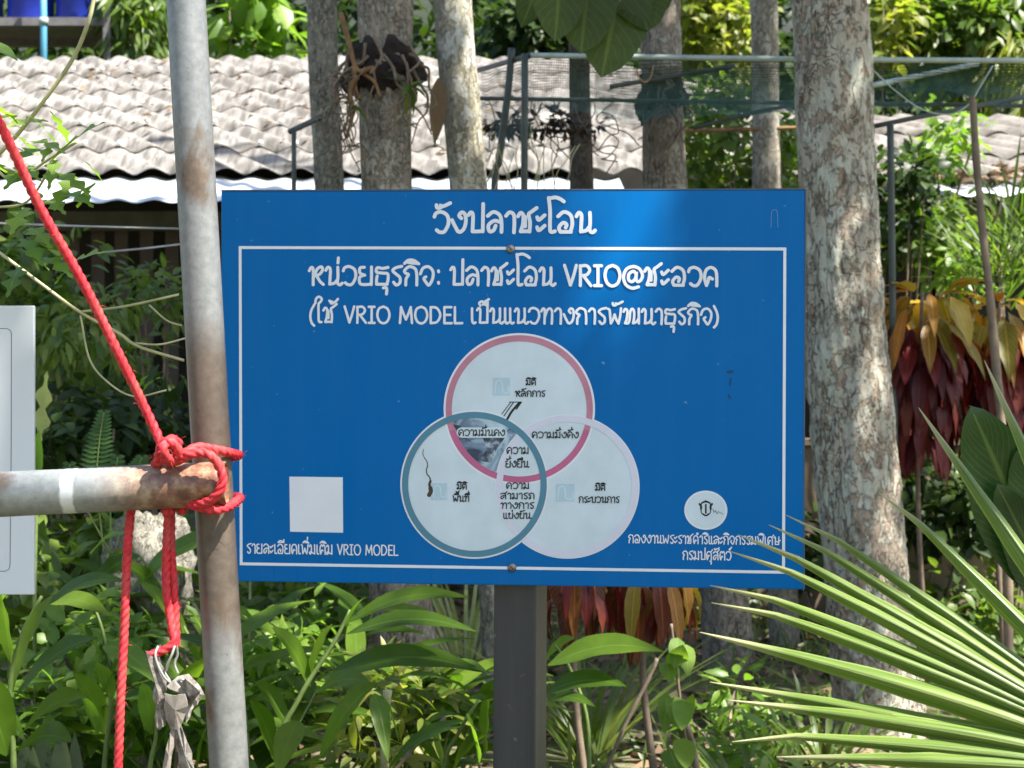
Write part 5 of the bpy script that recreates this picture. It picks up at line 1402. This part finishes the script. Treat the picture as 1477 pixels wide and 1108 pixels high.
# dark wavy leaf plant at the right edge
bf = thing("wavy_leaf_fern", "dark green broad wavy leaves beside the palm fan", "fern", P(1500, 900, 3.6) * 1.0)
lv = [((1520, 860), (1402, 588), 62), ((1560, 840), (1475, 640), 60), ((1540, 900), (1440, 700), 40)]
p0 = np.array([P(*a, 3.7) for a, b, w_ in lv]); p1 = np.array([P(*b, 3.6) for a, b, w_ in lv])
batch("foliage", M_bird, bf, p0, p1 - p0, np.tile([-.35, -1, .5], (3, 1)), np.linalg.norm(p1 - p0, axis=1), [PX(w_, 3.6) for *_, w_ in lv], leaf_tpl('oval', 24, .15, .03, .10))
mb = MB(); mb.tube([(P(1530, 880, 3.7).x, 3.7, -.02), tuple(P(1530, 870, 3.7))], .02, 8); mb.build("stem", M_greenstem, bf)

# ------------------------------------------------------------------ fan palm (close, right)
palm = thing("fan_palm_leaf", "stiff pleated fan palm leaf reaching in from the right across the sign's corner", "palm leaf", (P(1760, 1120, 2.0).x, 2.0, 0))
hub = P(1690, 1120, 2.02)
segs = [((1325, 588), 2.30, 25), ((1268, 698), 2.28, 21), ((1134, 730), 2.34, 17), ((1109, 744), 2.32, 19), ((1064, 758), 2.30, 21), ((1053, 782), 2.28, 21), ((1024, 831), 2.27, 21),
        ((1026, 856), 2.25, 21), ((1009, 912), 2.22, 27), ((1024, 984), 2.20, 22), ((1050, 1010), 2.17, 23), ((1056, 1056), 2.14, 20), ((1120, 1092), 2.1, 22), ((1180, 1190), 2.05, 26),
        ((1420, 520), 2.3, 26), ((1540, 480), 2.28, 28), ((1690, 470), 2.25, 28), ((1830, 500), 2.2, 28), ((1960, 580), 2.15, 28), ((1300, 1300), 2.0, 26)]
rg = random.Random(4)
for (tip, Yt, wpx) in segs:
    b = P(*tip, Yt); ax = (b - hub); Ln = ax.length; ax = ax.normalized()
    side = ax.cross(Vector((0, -1, 0.15))).normalized(); nrm = side.cross(ax)
    if nrm.y > 0: nrm = -nrm
    if side.z < 0: side = -side
    mb = MB(); m = 26; vs = []; uvs = []
    sag = rg.uniform(.002, .010)
    for i in range(m + 1):
        f = i / m
        wd = PX(wpx, 2.15) * (0.30 + 1.0 * min(1, f / .33)) * (1 - max(0, (f - .33) / .67) ** 1.55) * 0.50 + 0.0006
        c = hub + ax * Ln * f + Vector((0, 0, sag * math.sin(math.pi * f) * 1.5 - (0.015 * max(0, f - .85) / .15 if wpx < 22 else 0)))
        wv = 0.0012 * math.sin(f * 40 + wpx) * (1 - f)
        # two pleat folds: upper half faces up to the light, lower half down
        vs += [c + side * (wd + wv) + nrm * (-0.55 * wd), c + side * wd * .5 + nrm * 0.05 * wd, c + nrm * 0.75 * wd, c - side * wd * .5 + nrm * .02 * wd, c - side * (wd - wv) - nrm * 0.5 * wd]; uvs += [(k_ / 4, f) for k_ in range(5)]
    fs = [(5 * i + k, 5 * i + k + 1, 5 * i + k + 6, 5 * i + k + 5) for i in range(m) for k in range(4)]
    mb.add(vs, fs, False); mb.uv = uvs
    o = mb.build("leaflet", M_palm, palm)
    o.data.polygons.foreach_set("use_smooth", [k % 4 in (0, 1, 2, 3) for k in range(len(fs))])
mb = MB(); s_ = smooth([hub + Vector((-.03, 0, .01)), hub + Vector((.05, -.02, -.3)), (hub.x + .12, 1.98, 0.0)], 8); mb.tube(s_, [.013] * len(s_), 10); mb.build("petiole", M_greenstem, palm)

# ------------------------------------------------------------------ ginger plants
GT = leaf_tpl('lance', 12, .22, .0, .05)
def arch_tpl(h, fold=.22, wave=.05, seg=14, kind='lance'):
    v_, f_, u_ = leaf_tpl(kind, seg, fold, 0, wave)
    v_[:, 2] += 0
    return v_, f_, u_, h
def leaves_px(nm, mat, parent, items, Y, arch=.12, up=(0, -.55, .8), tpl=GT):
    """items: (x0,y0,x1,y1,halfwidth px[,dY])"""
    tv, tf, tu = tpl
    tv = tv.copy(); mid = tv[:, 1]
    # arch is added on the mid line (scaled with length in batch through the |x|=0 column), so bend by splitting chord
    p0 = np.array([P(i[0], i[1], Y + (i[5] if len(i) > 5 else 0)) for i in items]); p1 = np.array([P(i[2], i[3], Y - .12 + (i[5] if len(i) > 5 else 0)) for i in items])
    L = np.linalg.norm(p1 - p0, axis=1); W_ = np.array([PX(i[4], Y) for i in items])
    ups = np.tile(np.array(up, float), (len(items), 1))
    d = (p1 - p0) / L[:, None]; x = np.cross(d, ups); x /= np.linalg.norm(x, axis=1, keepdims=True); z = np.cross(x, d)
    V = p0[:, None] + x[:, None] * (tv[None, :, 0:1] * W_[:, None, None]) + d[:, None] * (tv[None, :, 1:2] * L[:, None, None])
    hh = (arch * np.sin(np.pi * mid))[None, :, None] * L[:, None, None]
    V = V + z[:, None] * (tv[None, :, 2:3] * W_[:, None, None] + 0) + np.array([0, 0, 1.0])[None, None] * hh
    V = V.reshape(-1, 3); m = len(tv); n = len(items)
    F = (tf[None] + (np.arange(n) * m)[:, None, None]).reshape(-1, 4)
    o0 = ORG[parent]; me = bpy.data.meshes.new(nm); me.from_pydata((V - np.array(o0)).tolist(), [], F.tolist())
    me.polygons.foreach_set("use_smooth", [True] * len(F)); ul = me.uv_layers.new(name="UVMap")
    li = np.empty(len(me.loops), dtype=np.int32); me.loops.foreach_get("vertex_index", li)
    ul.data.foreach_set("uv", np.tile(tu, (n, 1))[li].astype(np.float32).ravel()); me.materials.append(mat)
    o = bpy.data.objects.new(nm, me); COL.objects.link(o); o.parent = parent; ORG[o] = Vector(o0); return o

def ginger_px(label, Y, stems, dark, light=(), arch=.10):
    s0 = P(*stems[0][0], Y)
    t = thing("ginger_plant", label, "ginger", (s0.x, Y, 0))
    mb = MB()
    for st in stems:
        pts = [P(*q, Y) for q in st]; g0 = Vector((pts[0].x, Y, -.05)); s_ = smooth([g0] + pts, 6); mb.tube(s_, list(np.linspace(.009, .004, len(s_))), 8)
    mb.build("stem", M_greenstem, t)
    if dark: leaves_px("foliage", M_ginger, t, dark, Y, arch)
    if light: leaves_px("foliage", M_gingerl, t, light, Y, arch)
    return t
ginger_px("ginger with long leaves arching right under the sign", 3.7, [[(400, 1100), (430, 1010), (480, 930), (505, 880)]],
    [(498, 900, 678, 862, 17, -.1), (500, 915, 690, 912, 17, 0), (470, 975, 700, 970, 24, -.1), (455, 1000, 535, 985, 20, -.15), (460, 1095, 545, 985, 24, -.1), (448, 990, 392, 905, 22, .1), (420, 1060, 368, 985, 24, .1),
     (440, 1000, 480, 900, 16, .15), (400, 1100, 360, 1010, 20, .1), (430, 1040, 400, 1120, 20, -.1)],
    [(640, 962, 705, 972, 9, -.12), (500, 905, 528, 862, 8, .0), (540, 1000, 560, 1100, 14, .2)])
ginger_px("ginger with a yellow-lit leaf beside the sign post", 3.9, [[(640, 1120), (660, 1060), (690, 1010)]],
    [(560, 1108, 672, 1040, 13, 0), (700, 1090, 706, 1010, 24, 0), (600, 1060, 660, 1030, 10, .1), (650, 1120, 700, 1060, 22, 0), (640, 1120, 590, 1060, 18, .1)], [(690, 1100, 672, 1030, 20, -.05), (575, 1070, 548, 1005, 14, .1), (560, 1110, 668, 1048, 7, -.02), (640, 1115, 612, 1040, 16, .1)])
ginger_px("ginger with tall leaves below the white board", 3.4, [[(20, 1120), (14, 1000), (30, 920), (60, 860)]],
    [(18, 1000, 78, 858, 26, -.1), (20, 1010, 140, 920, 24, -.2), (16, 960, 0, 850, 26, 0), (30, 1060, 125, 1005, 26, -.2), (10, 1090, -40, 960, 28, 0), (26, 1080, 105, 1070, 26, -.1), (60, 880, 180, 838, 20, 0), (70, 870, 160, 890, 18, .2)],
    [(0, 870, 40, 845, 14, .2)])
ginger_px("ginger with leaves reaching behind the hanging rope ends", 4.0, [[(150, 1120), (160, 1010), (150, 920), (130, 860)]],
    [(110, 930, 175, 845, 17, 0), (150, 960, 108, 900, 18, 0), (150, 1000, 205, 920, 20, 0), (155, 1060, 105, 970, 20, .1), (160, 1080, 230, 1010, 20, 0), (170, 1120, 210, 1040, 18, 0), (120, 880, 180, 862, 14, 0)],
    [(150, 930, 225, 985, 18, -.1), (140, 1060, 115, 1000, 14, -.1), (205, 1100, 225, 1015, 15, 0), (160, 1010, 140, 955, 13, 0)])
ginger_px("ginger with broad leaf blades behind the cross pipe", 4.6, [[(330, 1120), (300, 980), (240, 860), (200, 800)]],
    [(190, 850, 335, 770, 24, 0), (200, 800, 130, 850, 17, 0), (240, 870, 170, 810, 17, 0), (270, 920, 200, 840, 16, 0), (290, 960, 330, 860, 16, 0), (310, 1000, 270, 930, 18, 0), (310, 1060, 350, 960, 20, 0)],
    [(130, 800, 180, 770, 10, 0), (300, 930, 270, 880, 12, 0)])
ginger_px("ginger with dark leaves right of the sign post", 4.3, [[(850, 1120), (845, 1030), (820, 960), (800, 930)]],
    [(790, 960, 958, 940, 23, -.1), (785, 1000, 905, 990, 19, -.1), (790, 1010, 860, 1020, 11, .05), (780, 965, 830, 920, 18, .2)])
ginger_px("ginger with pale young leaves left of the hanging bundle", 3.9, [[(215, 1130), (225, 1060), (220, 1000)]],
    [(215, 1120, 250, 1040, 16, .1), (215, 1100, 180, 1030, 17, .1), (230, 1060, 265, 975, 15, .2), (300, 1120, 320, 1020, 17, .2), (240, 1120, 300, 1060, 16, .2)], [(220, 1060, 205, 985, 14, 0), (245, 1100, 235, 1020, 12, .1), (285, 1110, 300, 1045, 12, .1)])
# generated gingers filling the bed behind
gl = ["young ginger low in the bed near the upright pipe", "ginger shoot half hidden behind the sign post", "ginger shoot in the lower left corner bed", "ginger shoot behind the hanging wire bundle", "ginger clump further back under the white board", "ginger clump behind the arching ginger", "ginger shoot low in front of the trunk with orange roots"]
for i, (x, Y, h) in enumerate(((370, 4.2, .62), (620, 4.6, .5), (60, 4.4, .6), (270, 4.4, .5), (110, 5.0, .75), (460, 4.9, .6), (560, 4.7, .5))):
    X = P(x, 0, Y).x
    t = thing("ginger_plant", gl[i], "ginger", (X, Y, 0))
    mb = MB(); pos = []; dr = []; rg = np.random.default_rng(40 + i)
    for s in range(5):
        a = rg.uniform(0, 6.28); tip = Vector((X + .25 * math.cos(a), Y + .2 * math.sin(a), h * rg.uniform(.75, 1.15)))
        s_ = smooth([(X + .05 * math.cos(a), Y + .05 * math.sin(a), -.02), (X + .1 * math.cos(a), Y + .08 * math.sin(a), tip.z * .6), tip], 6); mb.tube(s_, list(np.linspace(.008, .003, len(s_))), 6)
        for k in range(4, len(s_)):
            q = s_[k]; b = a + (1.2 if k % 2 else -1.2) + rg.uniform(-.4, .4)
            pos.append(q); dr.append((math.cos(b), math.sin(b) * .8, rg.uniform(.1, .9)))
    mb.build("stem", M_greenstem, t)
    n = len(pos); batch("foliage", M_ginger, t, pos, dr, np.tile([0, -.2, 1.0], (n, 1)), rg.uniform(.22, .36, n), rg.uniform(.026, .04, n), leaf_tpl('lance', 8, .22, .3, .05))

# heart-leaved creeper right of the post
hv = thing("heart_leaf_creeper", "thin creeper with light heart-shaped leaves on a leaning stick below the sign", "creeper", (P(985, 0, 4.6).x, 4.6, 0))
mb = MB(); s_ = smooth([P(1000, 1140, 4.6), P(985, 1040, 4.6), P(975, 960, 4.6), P(968, 900, 4.6)], 8); mb.tube(s_, .005, 6); mb.tube(smooth([P(1010, 1150, 4.65), P(1000, 1080, 4.65), P(985, 1030, 4.65)], 5), .011, 8); mb.build("stem", M_twig, hv)
leaves_px("foliage", M_vine, hv, [(976, 1005, 978, 1052, 17, -.05), (972, 960, 985, 930, 16, 0), (990, 930, 992, 975, 12, 0), (962, 955, 966, 985, 13, 0), (962, 1000, 958, 1060, 12, 0), (985, 1040, 1000, 1000, 10, 0), (966, 1080, 980, 1120, 17, -.05), (978, 920, 972, 965, 12, 0)], 4.6, .0, (0, -1, .2), leaf_tpl('heart', 8, .15, .1))
leaves_px("foliage", M_bright, hv, [(985, 1010, 983, 1054, 15, -.1), (985, 1065, 990, 1110, 16, -.1)], 4.6, .0, (0, -1, .2), leaf_tpl('heart', 8, .15, .1))

# long grass blades and stalks under the sign, right
for lab, x, Y, n, L, mat in (("tuft of long arching grass right of the sign post", 850, 5.6, 46, .55, M_grass), ("pale-bladed grass tuft beside the upright pipe under the sign", 365, 6.0, 22, .75, M_cream), ("pale grass tuft behind the sign post", 672, 7.2, 26, .8, M_cream), ("short bright grass tuft in the lower right", 1090, 4.9, 30, .32, M_grass), ("coarse grass tuft at the foot of the lichen trunk", 1190, 5.5, 40, .3, M_grass)):
    X = P(x, 0, Y).x; t = thing("grass_tuft", lab, "grass tuft", (X, Y, 0))
    a = R.uniform(0, 6.28, n)
    p = np.stack([X + .08 * np.cos(a), Y + .06 * np.sin(a), np.zeros(n)], 1); d = np.stack([np.cos(a) * .5, np.sin(a) * .4, R.uniform(.8, 1.4, n)], 1)
    batch("foliage", mat, t, p, d, np.stack([-np.cos(a), -np.sin(a) - .2, np.full(n, .8)], 1), L * R.uniform(.6, 1.25, n), .011, leaf_tpl('strap', 8, .15, .45))

# sticks
for nm, lab, pts, r, mat in (("pale_stake", "pale cut stake standing upright under the arching ginger", [(552, 1140, 4.0), (556, 1060, 4.0), (559, 996, 4.0)], PX(6, 4.0), M_palestem),
        ("brown_stick", "thin brown stick leaning up to the right beside the sign post", [(560, 1125, 3.8), (600, 1075, 3.85), (642, 1036, 3.9)], .006, M_twig),
        ("slanting_stem", "bare dark stem slanting through the grass right of the post", [(870, 1120, 4.7), (900, 1050, 4.7), (935, 980, 4.7), (948, 950, 4.7)], .007, M_twig),
        ("log", "pinkish dry log lying behind the hanging ropes", [(90, 930, 5.6), (150, 915, 5.6), (205, 905, 5.6), (235, 885, 5.7)], .05, M_dry)):
    p_ = [P(*q) for q in pts]
    t = thing(nm, lab, "log" if nm == "log" else "stick", p_[0]); mb = MB(); s_ = smooth(p_, 6); mb.tube(s_, [r * (1 + .12 * math.sin(i * 1.7)) for i in range(len(s_))], 10); mb.build("wood", mat, t)
boul = thing("boulder", "rough grey-brown boulder behind the cross pipe and ropes", "boulder", P(215, 800, 5.3) - Vector((0, 0, .3)))
mb = MB(); n, m = 32, 20; vs = []; c = P(215, 812, 5.3)
for i in range(m + 1):
    th = math.pi * i / m
    for k in range(n):
        a = 2 * math.pi * k / n; q = Vector((math.sin(th) * math.cos(a), math.sin(th) * math.sin(a), math.cos(th)))
        s = 1 + .3 * noise.fractal(q * 1.6 + Vector((2, 1, 0)), .6, 2.1, 5); vs.append(c + Vector((q.x * .16 * s, q.y * .16 * s, q.z * .22 * s - .02)))
mb.add(vs, [(i * n + k, (i + 1) * n + k, (i + 1) * n + (k + 1) % n, i * n + (k + 1) % n) for i in range(m) for k in range(n)])
mb.v = [tuple(q) for q in mb.v]; mb.build("stone", M_b_grey, boul)
mb = MB(); mb.tube([c - Vector((0, 0, .2)), (c.x, 5.3, -.1)], [.13, .16], 20); mb.build("foot", M_b_brown, boul)

sn = thing("snake_plant", "mottled grey-green upright sword leaves in the lower left corner", "snake plant", (P(70, 0, 3.9).x, 3.9, 0))
leaves_px("foliage", M_snake, sn, [(40, 1180, 36, 1062, 17), (66, 1190, 62, 1040, 17, .1), (92, 1190, 88, 1045, 17), (112, 1190, 108, 1055, 14, .1), (50, 1190, 48, 1075, 16, -.1)], 3.9, .0, (0, -1, .1), leaf_tpl('strap', 8, .25, 0))
cv = thing("cream_edged_plant", "pale cream wavy leaf standing beside the white board", "plant", (P(60, 0, 4.6).x, 4.6, 0))
leaves_px("foliage", M_cream, cv, [(56, 640, 68, 535, 14)], 4.6, .0, (0, -1, .1), leaf_tpl('lobed', 14, .2, 0, .06))
leaves_px("stalk_leaf", M_fernl, cv, [(52, 690, 56, 620, 10)], 4.6, .0, (0, -1, .1))
mb = MB(); mb.tube(smooth([(P(58, 0, 4.6).x, 4.6, -.02), P(50, 900, 4.6), P(54, 660, 4.6)], 6), .007, 6); mb.build("stem", M_greenstem, cv)

fern = thing("fern", "feathery fern growing behind the cross pipe", "fern", (P(150, 0, 5.0).x, 5.0, 0))
fp = []; fd = []; fl = []; mb = MB()
for st in ([(150, 800), (140, 700), (143, 640), (150, 595)], [(160, 800), (118, 720), (100, 670)], [(165, 800), (190, 700), (205, 660)], [(160, 800), (160, 720), (170, 660)]):
    s_ = smooth([P(*q, 5.0) for q in st], 8); mb.tube(s_, .003, 5)
    for k in range(6, len(s_)):
        f = k / len(s_)
        for sg in (-1, 1):
            fp.append(s_[k]); fd.append((sg, -.1, .25)); fl.append(.085 * (1.25 - f))
mb.tube(smooth([(P(155, 0, 5).x, 5.0, -.02), P(155, 900, 5.0), P(155, 800, 5.0)], 5), .006, 6)
mb.build("stem", M_greenstem, fern); batch("foliage", M_fernl, fern, fp, fd, np.tile([0, -1, .4], (len(fp), 1)), fl, .0085, leaf_tpl('lance', 4, .1, .2))

# vine at the upper left, close to the rope
vt = thing("lobed_leaf_vine", "climbing vine with lobed light green leaves on a pale stem at the upper left", "vine", (P(-90, 0, 2.9).x, 2.9, 0))
mb = MB()
for pts, r in (([(137, -10, 2.75), (128, 30, 2.75), (105, 85, 2.78), (60, 150, 2.8), (20, 200, 2.85), (-15, 235, 2.9)], .0042), ([(-15, 235, 2.9), (20, 260, 2.85), (70, 230, 2.8), (110, 205, 2.75)], .003), ([(-10, 300, 2.9), (40, 290, 2.85), (80, 230, 2.8)], .0025),
               ([(-20, 350, 2.9), (60, 410, 2.85), (115, 450, 2.85), (170, 480, 2.85), (200, 500, 2.85), (265, 520, 2.9)], .0032), ([(115, 450, 2.85), (180, 442, 2.85), (258, 425, 2.85)], .0026), ([(195, 495, 2.85), (230, 497, 2.85), (268, 488, 2.88)], .002), ([(116, 455, 2.85), (130, 520, 2.82), (160, 555, 2.8), (195, 572, 2.8), (240, 563, 2.8)], .002), ([(215, 440, 2.85), (240, 462, 2.85), (262, 470, 2.85)], .002),
               ([(-15, 235, 2.9), (-60, 700, 2.9), (-90, 1108, 2.9), (-90, 1600, 2.9)], .006)):
    s_ = smooth([P(*q) for q in pts], 8); mb.tube(s_, [r] * len(s_), 7)
mb.build("stem", M_palestem, vt)
VT = leaf_tpl('lobed', 14, .15, .12, .03)
leaves_px("foliage", M_vine, vt, [(55, 225, 10, 190, 14), (70, 175, 5, 185, 12, .1), (85, 215, 40, 165, 10, .05), (80, 230, 70, 275, 12), (100, 210, 72, 160, 9, 0), (50, 240, 5, 275, 16), (40, 300, 15, 340, 17), (110, 255, 78, 305, 15, 0), (60, 300, 30, 250, 12), (150, 265, 110, 225, 6), (20, 260, -20, 230, 16), (40, 330, 75, 360, 14, 0),
    (60, 290, 95, 310, 14), (30, 385, 10, 430, 15), (70, 390, 30, 360, 12), (80, 410, 110, 385, 9)], 2.8, .05, (.1, -.8, .6), VT)
leaves_px("foliage", M_bright, vt, [(72, 236, 152, 176, 20, -.02), (25, 178, -25, 148, 17, 0), (60, 215, 20, 235, 15, 0), (112, 300, 140, 262, 12, 0), (90, 280, 135, 300, 14, 0), (30, 345, 62, 385, 15, 0), (40, 205, 95, 222, 10), (80, 250, 130, 285, 12), (88, 392, 152, 364, 16, -.03), (60, 372, 105, 402, 14, -.02), (20, 250, 60, 262, 12), (90, 375, 55, 352, 10), (80, 205, 60, 235, 10), (30, 168, -10, 176, 9), (195, 570, 215, 540, 6), (205, 565, 235, 545, 7)], 2.75, .05, (.1, -.7, .75), VT)
lf = thing("hanging_leaf_sprig", "single broad leaf poking in at the left above the rope", "leaf sprig", P(-30, 80, 2.7))
leaves_px("foliage", M_vine, lf, [(-30, 65, 26, 88, 12)], 2.7, .05); mb = MB(); mb.tube(smooth([P(-160, 20, 2.7), P(-80, 55, 2.7), P(-30, 65, 2.7)], 5), .003, 6); mb.build("twig", M_twig, lf)

# ------------------------------------------------------------------ litter and ground cover
n = 5200
p = np.stack([R.uniform(-5, 5.5, n), 3.6 + 8.5 * R.random(n) ** 1.3, np.zeros(n)], 1); p[:, 2] = [gheight(a, b) + .012 for a, b, c in p]
tag(batch("leaf_litter", M_dry, None, p, rnd_dirs(n, -.1, .25), rnd_dirs(n, .5, 1), R.uniform(.06, .16, n), R.uniform(.018, .04, n), DIA), "dry fallen leaves strewn over the soil", "leaf litter", kind="stuff")
n = 9000
p = np.stack([R.uniform(-5, 6, n), R.uniform(3.4, 12.5, n), np.zeros(n)], 1)
k = np.array([noise.noise((a * .8, b * .8, 7)) for a, b, c in p]) > -.05; p = p[k]; n = len(p); p[:, 2] = [gheight(a, b) for a, b, c in p]
d = rnd_dirs(n, .3, 1); tag(batch("grass", M_grass, None, p, d, rnd_dirs(n, 0, 1) * .3 + np.array([0, -.6, .5]), R.uniform(.08, .26, n), R.uniform(.005, .012, n), leaf_tpl('strap', 3, .15, .3)), "low grass and weeds covering the ground", "grass", kind="stuff")
